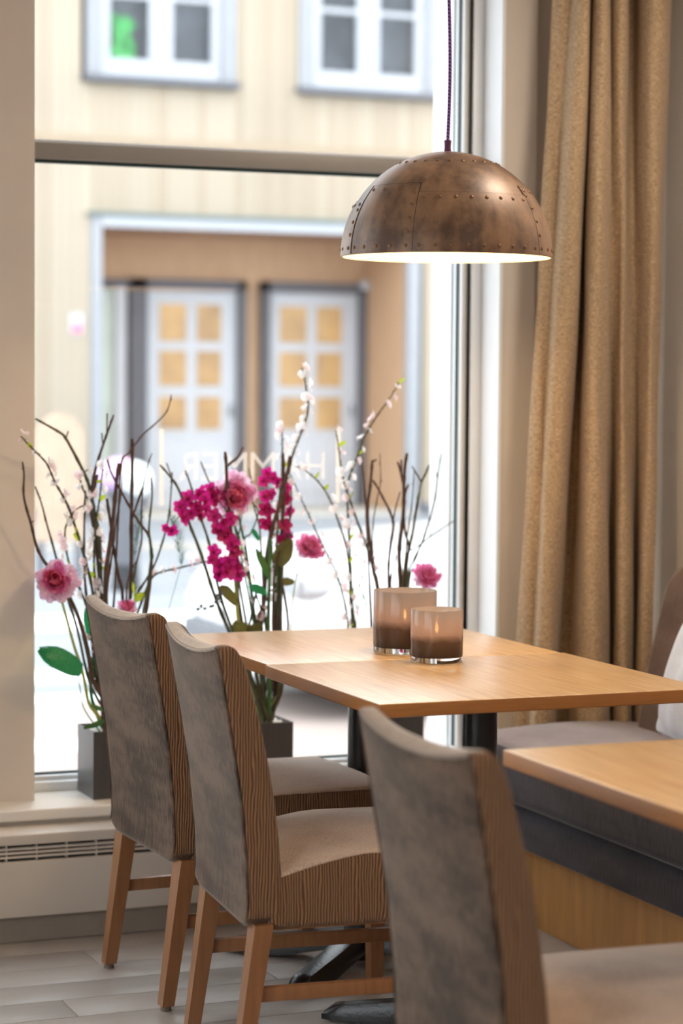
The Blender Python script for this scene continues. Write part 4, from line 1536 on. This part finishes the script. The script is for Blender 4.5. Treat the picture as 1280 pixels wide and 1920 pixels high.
def blossom_branch(pi, label, pts, ytip, r0=.0016, r1=.0035, density=.022, start=0.0, stop=.75, pink=.25, size=.0140):
    t = thing('blossom_branch', label, 'branch', base_pt(pi, .5, .5), group='blossom branches on the sill')
    path = stem_path(pts, pi, ytip)
    b = MB()
    add_stem(b, path, r0, r1, knots=3)
    L = [0]
    for k in range(1, len(path)):
        L.append(L[-1] + (path[k] - path[k - 1]).length)
    tot = L[-1]
    # thorny nodes
    s = 0.006
    while s < tot * .8:
        k = max(1, min(len(path) - 1, next(i for i, l in enumerate(L) if l >= s)))
        p_ = path[k - 1].lerp(path[k], (s - L[k - 1]) / max(1e-6, L[k] - L[k - 1]))
        d = Vector((random.uniform(-1, 1), random.uniform(-.6, .6), random.uniform(-.2, .7))).normalized()
        b.tube([p_, p_ + d * .0065], [.0016, .0008], 4)
        s += .012
    main = obj('stem', b, M['twig_green'], t)
    s = max(.004, start * tot)
    while s < tot * stop:
        k = max(1, next(i for i, l in enumerate(L) if l >= s))
        p_ = path[k - 1].lerp(path[k], (s - L[k - 1]) / max(1e-6, L[k] - L[k - 1]))
        side = random.choice((-1, 1))
        d = Vector((side * random.uniform(.4, 1), random.uniform(-.9, .2), random.uniform(-.2, .8))).normalized()
        if random.random() < .14:
            place('leaf_bud', LIME, main, p_, random.uniform(.018, .026), d + Vector((0, 0, .6)), random.uniform(0, 6))
        else:
            me = BLOS[2] if random.random() < pink else random.choice(BLOS[:2])
            o = place('blossom', me, main, p_ + d * .009, size * random.uniform(.8, 1.15), d)
            from mathutils import Quaternion
            o.rotation_quaternion = d.to_track_quat('Z', 'Y')
        s += density * random.uniform(.55, 1.45)
    return t


# ---- left planter: bare twigs (pixel tracks of the photograph, each at its own depth)
twigs(0, (
    ([(66, 785), (88, 797), (112, 811), (122, 820), (140, 852), (158, 888), (167, 912), (177, 960), (186, 1010), (190, 1120), (194, 1250)], 5.90, .0022, .0050, True, [[(124, 822), (128, 808)]]),
    ([(213, 778), (205, 800), (196, 826), (186, 856), (178, 885), (172, 925), (176, 985), (188, 1100), (196, 1250)], 5.88, .0022, .0045, False, [[(200, 815), (201, 775)], [(192, 830), (191, 812)]]),
    ([(321, 740), (318, 756), (310, 775), (285, 800), (268, 815), (256, 830), (240, 850), (228, 868), (222, 960), (214, 1120), (205, 1260)], 5.87, .0012, .0028, False, []),
    ([(248, 822), (248, 870), (247, 925), (246, 990), (246, 1060), (243, 1140), (232, 1270)], 5.85, .0036, .0050, False, [[(247, 975), (262, 930), (268, 915)]]),
    ([(223, 868), (219, 900), (214, 950), (209, 1000), (200, 1060), (198, 1110), (205, 1250)], 5.84, .0040, .0060, False, []),
    ([(42, 866), (45, 890), (44, 925), (50, 955), (59, 985), (67, 1020), (78, 1045), (100, 1075), (125, 1110), (148, 1160), (165, 1220), (180, 1290)], 5.74, .0018, .0050, False, [[(58, 982), (63, 976)]]),
    ([(66, 912), (78, 945), (87, 980), (97, 1015), (105, 1045), (120, 1100), (145, 1180), (172, 1290)], 5.83, .0016, .0035, True, []),
    ([(201, 862), (208, 885), (222, 912), (240, 945), (258, 975), (275, 998), (281, 1012), (284, 1050), (280, 1100), (270, 1170), (240, 1290)], 5.82, .0020, .0042, False, []),
    ([(283, 895), (285, 930), (281, 970), (279, 1000), (283, 1050), (268, 1150), (235, 1290)], 5.84, .0018, .0035, True, []),
    ([(285, 850), (276, 875), (268, 915), (265, 960), (266, 1010), (258, 1050), (250, 1090), (235, 1190), (215, 1290)], 5.88, .0011, .0028, True, []),
    ([(323, 885), (320, 930), (316, 970), (305, 1015), (290, 1058), (272, 1090), (255, 1120), (230, 1200), (212, 1290)], 5.86, .0014, .0034, True, []),
    ([(200, 935), (206, 975), (210, 1010), (214, 1035), (222, 1080), (230, 1125), (222, 1250)], 5.83, .0030, .0040, False, []),
    ([(230, 890), (226, 935), (218, 975), (214, 1010), (208, 1050), (200, 1120), (198, 1260)], 5.87, .0011, .0030, False, []),
    ([(183, 890), (174, 930), (173, 975), (180, 1010), (186, 1080), (192, 1200)], 5.89, .0030, .0048, False, []),
    ([(160, 920), (158, 970), (158, 1040), (161, 1110), (175, 1200), (188, 1290)], 5.84, .0018, .0036, False, []),
    ([(260, 1045), (240, 1085), (236, 1140), (226, 1260)], 5.83, .0012, .0030, False, []),
))
blossom_branch(0, 'blossom branch of the left planter leaning out in front of the pier', [(40, 818), (48, 828), (62, 842), (75, 855), (88, 870), (97, 890), (105, 908), (115, 925), (128, 950), (140, 985), (150, 1015), (160, 1050), (172, 1100), (182, 1180), (190, 1290)], 5.755, .0016, .0042)
blossom_branch(0, 'upright blossom branch with white flowers in the left planter', [(194, 862), (190, 905), (186, 940), (182, 965), (178, 1000), (176, 1040), (178, 1090), (186, 1190)], 5.85, density=.018)
blossom_branch(0, 'slanting blossom branch above the big peony in the left planter', [(162, 945), (140, 958), (124, 985), (122, 1015), (128, 1050), (138, 1080), (152, 1110), (168, 1160), (182, 1280)], 5.82, density=.02)
blossom_branch(0, 'blossom branch reaching right, almost level, from the left planter', [(418, 1046), (400, 1049), (380, 1054), (355, 1060), (330, 1066), (305, 1072), (288, 1080), (272, 1110), (245, 1190), (215, 1290)], 5.86, density=.03, stop=.35, pink=.7)
blossom_branch(0, 'blossom branch with pink buds low in the left planter', [(165, 880), (150, 900), (172, 955), (182, 995), (188, 1050), (184, 1110), (190, 1200)], 5.83, density=.022, pink=.6)


# ---- flowers
PET = {'o': petal_mesh('petal', M['petal_out'], 1, .72, .45, .13), 'm': petal_mesh('petal', M['petal_mid'], 1, .66, .55, .13),
       'i': petal_mesh('petal', M['petal_in'], 1, .72, .7, .10), 'om': petal_mesh('petal', M['orchid'], 1, .62, .25, .04)}


def peony(pi, label, px_, py_, Y, R, axis, stem, stem_mat, deep=False, leaves=(), small=False):
    c = at(px_, py_, Y)
    t = thing('peony', label, 'flower', base_pt(pi, .5, .5), group='pink peonies on the sill')
    path = stem_path([(px_, py_)] + list(stem), pi, Y)
    b = MB()
    add_stem(b, path, .0030 if not small else .0014, .0050 if not small else .0022, 7)
    obj('stem', b, stem_mat, t)
    ax = Vector(axis).normalized()
    e1 = ax.cross(Vector((0, 0, 1)) if abs(ax.z) < .9 else Vector((1, 0, 0))).normalized()
    e2 = ax.cross(e1)
    layers = ((14, 6, .55, 'i'), (30, 8, .66, 'i'), (46, 11, .78, 'm' if deep else 'i'), (62, 12, .88, 'm'), (80, 13, .97, 'm' if deep else 'o'), (100, 12, 1.0, 'm' if deep else 'o'),
              (122, 10, .9, 'o'), (142, 6, .7, 'o'))
    for li, (tilt, n_, s_, key) in enumerate(layers):
        for k in range(n_):
            a = 2 * PI * k / n_ + li * .5 + random.uniform(-.15, .15)
            ti = R_(tilt + random.uniform(-14, 14))
            d = ax * math.cos(ti) + (e1 * math.cos(a) + e2 * math.sin(a)) * math.sin(ti)
            o = bpy.data.objects.new('petal', PET[key])
            COL.objects.link(o)
            o.parent = t
            z = (ax - d * ax.dot(d))
            z = z.normalized() if z.length > 1e-3 else e1
            yv = z.cross(d)
            mm = Matrix((d, yv, z)).transposed()
            o.rotation_mode = 'QUATERNION'
            o.rotation_quaternion = mm.to_quaternion()
            s = R * s_ * random.uniform(.82, 1.15)
            o.scale = (s, s, s)
            o.location = c + d * R * .06 - t.location
    obj('calyx', MB().lathe([(.001, -.012), (.006, -.010), (.010, 0), (.004, .006), (.001, .006)], 10, c - ax * R * .25), M['stem_green'], t)
    for (p0, p1, sc_, m_) in leaves:
        a, c2_ = at(p0[0], p0[1], Y), at(p1[0], p1[1], Y - .03)
        place('leaf', m_, t, a, (c2_ - a).length, c2_ - a, PI / 2 + random.uniform(-.4, .4))
    return t


peony(0, 'large pale pink peony hanging beside the window pier', 106, 1090, 5.765, .054, (-.35, -.85, .30),
      [(118, 1135), (128, 1172), (140, 1215), (152, 1250), (160, 1285), (170, 1325)], M['stem_yellow'], leaves=[((154, 1256), (80, 1216), 1, LEAF), ((172, 1322), (198, 1334), 1, BLADE), ((196, 1352), (160, 1367), 1, BLADE)])
peony(1, 'large pink peony above the magenta orchid in the middle planter', 438, 922, 5.86, .056, (-.1, -.9, -.35),
      [(450, 980), (462, 1040), (472, 1120), (486, 1250)], M['stem_green'])
peony(1, 'small rose peony to the right of the middle planter', 578, 1028, 5.85, .038, (.25, -.75, .55),
      [(566, 1050), (555, 1085), (548, 1130), (545, 1180), (541, 1260)], M['stem_yellow'], deep=True, small=True)
peony(2, 'small rose peony behind the larger candle holder', 797, 1082, 5.85, .038, (.1, -.8, .6),
      [(795, 1110), (785, 1180), (770, 1260)], M['stem_green'], deep=True, small=True)
peony(0, 'small pink peony peeping over the far chair back', 236, 1142, 5.84, .026, (0, -.7, .7), [(234, 1180), (225, 1270)], M['stem_green'], deep=False, small=True)


# orchid sprays: florets of five petals
def floret_mesh(m_, mc, seed):
    rnd = random.Random(seed)
    b = MB()
    for k in range(5):
        a = 2 * PI * k / 5 + rnd.uniform(-.12, .12)
        til = rnd.uniform(.05, .55)
        rows = []
        for i in range(5):
            v = i / 4
            w_ = .42 * math.sin(PI * min(1, .10 + .82 * v)) ** .7
            row = []
            for j in range(4):
                u = -1 + 2 * j / 3
                r = v * math.cos(til)
                z = v * math.sin(til) + .14 * u * u - .12 * v * v + .05 * math.sin(6 * v + 3 * u + seed)
                row.append((r * math.cos(a) - w_ * u * math.sin(a), r * math.sin(a) + w_ * u * math.cos(a), z))
            rows.append(row)
        b.grid(rows)
    b.lathe([(.001, .05), (.2, .08), (.14, .34), (.001, .4)], 8, mi=1)
    return b.mesh('floret', [m_, mc])


FLO = [floret_mesh(M['orchid'], M['orchid_mid'], 1), floret_mesh(M['orchid'], M['orchid_mid'], 2), floret_mesh(M['orchid_mid'], M['orchid'], 3)]


def orchid(label, pts, florets, ytip):
    t = thing('orchid_spray', label, 'flower', base_pt(1, .5, .5), group='magenta orchid sprays')
    path = stem_path(pts, 1, ytip)
    b = MB()
    add_stem(b, path, .0014, .0034, 6)
    st = obj('stem', b, M['stem_green'], t)
    for (px_, py_, s_, k) in florets:
        c = at(px_, py_, ytip - .01 + random.uniform(-.02, .02))
        d = Vector((random.uniform(-.7, .6), -1, random.uniform(-.5, .5))).normalized()
        o = place('floret', FLO[k], t, c, s_, d)
        o.rotation_quaternion = d.to_track_quat('Z', 'Y')
        nb = min(path, key=lambda q: (q - c).length)
        obj('pedicel', MB().tube([nb, c], [.0010, .0008], 4), M['stem_green'], st)


orchid('magenta orchid spray arching left over the middle planter',
       [(318, 994), (335, 968), (352, 945), (376, 925), (405, 915), (425, 935), (440, 990), (455, 1060), (472, 1150), (490, 1270)],
       [(322, 994, .020, 0), (310, 990, .014, 0), (342, 972, .024, 0), (338, 950, .022, 0), (352, 935, .026, 0), (366, 952, .026, 2), (372, 925, .026, 1), (384, 940, .024, 0), (358, 962, .020, 1),
        (395, 918, .022, 0), (400, 935, .024, 2), (388, 958, .018, 0), (412, 925, .020, 1), (374, 968, .018, 2)], 5.85)
orchid('magenta orchid spray trailing down under the big pink peony',
       [(420, 1078), (436, 1050), (440, 1025), (428, 1000), (414, 975), (430, 968), (452, 1020), (470, 1110), (492, 1270)],
       [(402, 968, .024, 0), (418, 978, .026, 1), (432, 972, .022, 0), (410, 993, .024, 2), (422, 1005, .028, 2), (434, 1020, .026, 1), (440, 1035, .022, 2), (400, 1035, .024, 0), (396, 1050, .018, 1),
        (412, 1060, .026, 0), (425, 1072, .028, 1), (440, 1062, .024, 2), (410, 1078, .022, 0), (446, 1078, .022, 1), (430, 1052, .022, 0)], 5.83)
orchid('dark magenta orchid spray rising among the stems of the middle planter',
       [(500, 890), (503, 925), (506, 960), (508, 1000), (512, 1080), (515, 1200)],
       [(500, 888, .022, 0), (494, 902, .020, 1), (512, 896, .020, 0), (496, 932, .022, 0), (507, 928, .020, 1), (500, 955, .026, 2), (498, 980, .024, 2), (520, 905, .018, 0), (536, 935, .020, 2),
        (540, 958, .020, 1), (534, 985, .022, 2), (540, 1003, .020, 0), (525, 1010, .018, 2), (506, 990, .018, 2), (538, 915, .016, 0), (528, 1025, .016, 1)], 5.86)

# ---- middle planter twigs
twigs(1, (
    ([(422, 848), (424, 875), (426, 920), (430, 965), (434, 1010), (438, 1060), (450, 1150), (470, 1270)], 5.80, .0036, .0050, False, [[(456, 838), (446, 855), (436, 865), (425, 874)]]),
    ([(300, 872), (316, 890), (332, 912), (345, 945), (356, 985), (370, 1020), (384, 1060), (398, 1105), (415, 1150), (445, 1220), (478, 1300)], 5.86, .0022, .0048, True, [[(312, 868), (320, 890)], [(323, 885), (320, 905)]]),
    ([(347, 882), (354, 900), (362, 925), (374, 965), (388, 1005), (398, 1045), (404, 1080), (420, 1140), (455, 1230), (484, 1300)], 5.87, .0018, .0040, True, []),
    ([(376, 865), (386, 890), (400, 920), (415, 945), (424, 958), (434, 1000), (448, 1090), (480, 1270)], 5.88, .0014, .0032, True, []),
    ([(544, 855), (540, 880), (532, 910), (524, 945), (512, 985), (502, 1030), (497, 1080), (494, 1130), (488, 1190), (494, 1290)], 5.83, .0042, .0062, False, []),
    ([(530, 850), (531, 900), (530, 950), (528, 1010), (526, 1070), (525, 1130), (520, 1200), (516, 1300)], 5.85, .0040, .0060, False, []),
    ([(546, 890), (546, 930), (544, 970), (538, 1010), (530, 1060), (527, 1120), (523, 1290)], 5.88, .0014, .0040, True, []),
    ([(549, 998), (538, 1012), (526, 1030), (516, 1060), (512, 1130), (510, 1290)], 5.84, .0014, .0040, False, []),
    ([(475, 946), (480, 965), (486, 985), (490, 1040), (494, 1120), (500, 1290)], 5.88, .0013, .0030, True, []),
    ([(467, 878), (471, 905), (472, 940), (484, 960), (470, 1000), (458, 1015), (470, 1090), (492, 1280)], 5.89, .0010, .0026, True, []),
    ([(480, 1110), (470, 1160), (462, 1200), (474, 1290)], 5.84, .0024, .0040, True, []),
    ([(500, 1120), (480, 1175), (478, 1240), (486, 1300)], 5.84, .0030, .0045, False, []),
    ([(528, 1090), (540, 1170), (532, 1250), (526, 1300)], 5.84, .0026, .0040, False, []),
))


def green_stem(pi, label, pts, ytip, r0, r1, m_, leaves=()):
    t = thing('green_stem', label, 'stem', base_pt(pi, .5, .5), group='green stems in the %s planter' % PN[pi])
    b = MB()
    add_stem(b, stem_path(pts, pi, ytip), r0, r1, 7)
    obj('stem', b, m_, t)
    for (p0, p1, me) in leaves:
        a, c = at(p0[0], p0[1], ytip), at(p1[0], p1[1], ytip - .02)
        place('leaf', me, t, a, (c - a).length, c - a, PI / 2 + random.uniform(-.5, .5))


green_stem(1, 'thick green stem with a leaf among the twigs of the middle planter', [(506, 1010), (505, 1080), (503, 1150), (503, 1220), (505, 1300)], 5.84, .0046, .0060, M['stem_green'], [((486, 1012), (475, 992), LEAF), ((505, 1085), (484, 1030), BLADE)])
green_stem(1, 'green stem carrying an olive leaf at its right in the middle planter', [(520, 1040), (521, 1100), (519, 1180), (522, 1290)], 5.85, .0040, .0052, M['stem_green'], [((526, 1090), (552, 1092), OLIV), ((520, 1060), (545, 1010), OLIV)])
green_stem(1, 'green stem with pale curled leaves low at the left of the middle planter', [(440, 1080), (443, 1120), (446, 1160), (462, 1260)], 5.83, .0040, .0052, M['stem_yellow'],
           [((446, 1130), (416, 1098), OLIV), ((470, 1195), (440, 1168), OLIV), ((462, 1190), (490, 1168), OLIV), ((440, 1085), (455, 1075), LEAF), ((500, 1110), (470, 1098), LEAF)])
green_stem(0, 'slim green blade standing at the left of the left planter', [(140, 1240), (150, 1290), (158, 1330)], 5.82, .0010, .0022, M['stem_green'])
green_stem(0, 'broad green stem behind the peony stalk in the left planter', [(155, 1190), (168, 1250), (172, 1310)], 5.87, .0040, .0055, M['leaf'], [((178, 1200), (168, 1140), LEAF), ((180, 1270), (172, 1232), LEAF)])
green_stem(0, 'green sprig with two round leaves above the far chair back', [(255, 1098), (252, 1125), (245, 1180), (225, 1290)], 5.86, .0014, .0030, M['stem_green'],
           [((252, 1118), (254, 1094), LIME), ((252, 1126), (272, 1112), LIME), ((285, 1050), (288, 1024), LEAF)])
green_stem(2, 'fine sprig with two dark leaves beside the larger candle holder', [(690, 1130), (676, 1150), (668, 1180), (690, 1280)], 5.85, .0008, .0016, M['twig_green'], [((686, 1128), (681, 1112), LEAF), ((684, 1140), (690, 1128), LEAF)])

# grey berries
t = thing('berry_sprig', 'grey-green berry sprig low at the left of the middle planter', 'sprig', base_pt(1, .5, .5))
b = MB()
add_stem(b, stem_path([(370, 1142), (384, 1139), (398, 1136), (410, 1120), (425, 1160), (460, 1240)], 1, 5.80), .0009, .0016, 5)
obj('stem', b, M['twig_green'], t)
ball = MB().lathe([(.0003, -.005), (.004, -.003), (.005, 0), (.004, .003), (.0003, .005)], 8).mesh('berry', M['berry'])
for px_, py_ in ((371, 1142), (377, 1136), (384, 1141), (395, 1137), (399, 1136), (404, 1128), (408, 1124), (412, 1118), (414, 1128), (407, 1116), (416, 1112)):
    place('berry', ball, t, at(px_, py_, 5.80 + random.uniform(-.01, .01)), 1.0, (1, 0, 0))

# feathery grasses
for (pts, lab) in (([(340, 1058), (338, 1035), (334, 1010), (326, 985), (318, 960)], 'soft teal feather grass right of the left planter'),
                   ([(252, 1040), (254, 1010), (260, 985), (266, 960)], 'soft teal feather grass between the left planter twigs')):
    t = thing('feather_grass', lab, 'grass', base_pt(0, .5, .5), group='teal feather grasses')
    path = smooth_path([at(px_, py_, 5.90) for px_, py_ in pts], 5)
    low = smooth_path([at(pts[0][0], pts[0][1], 5.90), at((pts[0][0] + 215) / 2 + 20, 1200, 5.89), base_pt(0, .7, .7)], 6)
    b = MB().tube(low, .0008, 5)
    st = obj('stem', b, M['feather'], t)
    b = MB()
    n_ = len(path)
    for k, p_ in enumerate(path):
        for j in range(10):
            s = random.choice((-1, 1))
            L_ = .022 * math.sin(PI * (.15 + .8 * k / n_)) * random.uniform(.6, 1.2)
            q = p_ + Vector((s * L_ * random.uniform(.3, 1), random.uniform(-.008, .008), L_ * random.uniform(.6, 1.4)))
            b.tube([p_, q], [.0006, .0003], 3, cap=False)
    tag(obj('plume', b, M['feather'], t), kind='stuff')

# ---- middle / right blossom branches
blossom_branch(1, 'tall blossom branch with white flowers rising highest from the middle planter', [(566, 690), (570, 705), (574, 730), (578, 760), (574, 785), (566, 808), (555, 835), (546, 862), (541, 890), (534, 940), (526, 1010), (520, 1100), (515, 1220)], 5.85, .0014, .0045, density=.016, stop=.6)
blossom_branch(1, 'shorter blossom branch with a lime tip beside the tallest one', [(528, 796), (529, 820), (529, 850), (528, 890), (524, 930), (520, 990), (516, 1080), (514, 1220)], 5.87, .0014, .0040, density=.014, stop=.6)
blossom_branch(1, 'sparse blossom twig under the big peony in the middle planter', [(455, 955), (452, 975), (448, 1000), (445, 1035), (452, 1060), (466, 1085), (485, 1130), (505, 1230)], 5.84, .0012, .0028, density=.022, pink=.8, stop=.7)
blossom_branch(2, 'arching blossom branch, the upper of the two bending left from the right planter', [(553, 875), (567, 878), (582, 890), (598, 905), (612, 925), (626, 955), (640, 995), (650, 1030), (655, 1080), (658, 1140), (672, 1230)], 5.86, .0013, .0032, density=.034, pink=.5, stop=.6)
blossom_branch(2, 'arching blossom branch, the lower of the two bending left from the right planter', [(549, 900), (558, 920), (570, 948), (582, 972), (594, 1000), (606, 1025), (618, 1048), (630, 1075), (641, 1110), (650, 1150), (665, 1230)], 5.87, .0012, .0030, density=.042, pink=.4, stop=.7)
blossom_branch(2, 'long blossom branch slanting up right from the right planter', [(749, 716), (740, 732), (728, 750), (715, 768), (703, 785), (690, 808), (678, 832), (668, 858), (658, 885), (651, 915), (652, 960), (655, 1020), (658, 1080), (662, 1150), (680, 1240)], 5.86, .0013, .0038, density=.022, stop=.5, pink=.2)
blossom_branch(2, 'upright blossom branch with lime tip in the right planter', [(629, 806), (634, 835), (638, 870), (645, 905), (655, 935), (665, 965), (680, 1005), (692, 1040), (700, 1075), (708, 1120), (705, 1220)], 5.88, .0015, .0042, density=.036, pink=.35, stop=.5)
blossom_branch(2, 'low pink budded twig left of the larger candle holder', [(676, 1042), (672, 1070), (665, 1095), (661, 1130), (668, 1200)], 5.84, .0009, .0022, density=.028, pink=.9, stop=.7)
# ---- right planter twigs
twigs(2, (
    ([(698, 863), (696, 890), (693, 920), (689, 950), (690, 985), (694, 1020), (698, 1060), (708, 1100), (725, 1220)], 5.84, .0030, .0045, False, [[(706, 862), (698, 865)]]),
    ([(672, 852), (678, 870), (682, 895), (685, 930), (687, 965), (688, 1000)], 5.88, .0022, .0030, False, []),
    ([(698, 900), (708, 915), (720, 938), (730, 958), (736, 975), (737, 990), (731, 1030), (728, 1070), (730, 1120), (738, 1230)], 5.86, .0022, .0042, False, [[(750, 922), (742, 950), (737, 975)]]),
    ([(763, 850), (759, 875), (757, 905), (757, 940), (755, 975), (750, 1010), (748, 1045), (750, 1085), (750, 1200)], 5.83, .0036, .0062, False, [[(745, 866), (750, 882), (755, 905)], [(752, 862), (752, 885)]]),
    ([(804, 872), (797, 890), (790, 905), (784, 930), (779, 960), (775, 990), (768, 1025), (762, 1060), (755, 1130)], 5.85, .0024, .0036, True, [[(772, 874), (781, 890), (789, 904)]]),
    ([(827, 850), (823, 875), (820, 895), (816, 930), (808, 965), (800, 990), (790, 1020), (775, 1050), (765, 1080), (758, 1180)], 5.87, .0014, .0030, True, [[(817, 885), (819, 896)]]),
    ([(853, 975), (838, 985), (820, 997), (806, 1006), (792, 1018), (775, 1030), (762, 1040), (752, 1120)], 5.89, .0010, .0024, True, [[(812, 985), (806, 1004)]]),
    ([(712, 850), (713, 880), (713, 905), (706, 940), (700, 975), (698, 1020), (706, 1120)], 5.89, .0008, .0020, False, []),
    ([(776, 884), (774, 920), (770, 960), (766, 985), (760, 1040), (752, 1150)], 5.88, .0012, .0024, True, []),
    ([(766, 908), (760, 925), (757, 960), (760, 1000), (766, 1025), (762, 1070), (755, 1180)], 5.86, .0022, .0036, False, []),
    ([(742, 1040), (740, 1060), (732, 1095), (742, 1200)], 5.84, .0016, .0030, False, []),
    ([(785, 1035), (775, 1060), (768, 1085), (758, 1180)], 5.86, .0012, .0024, True, []),
))
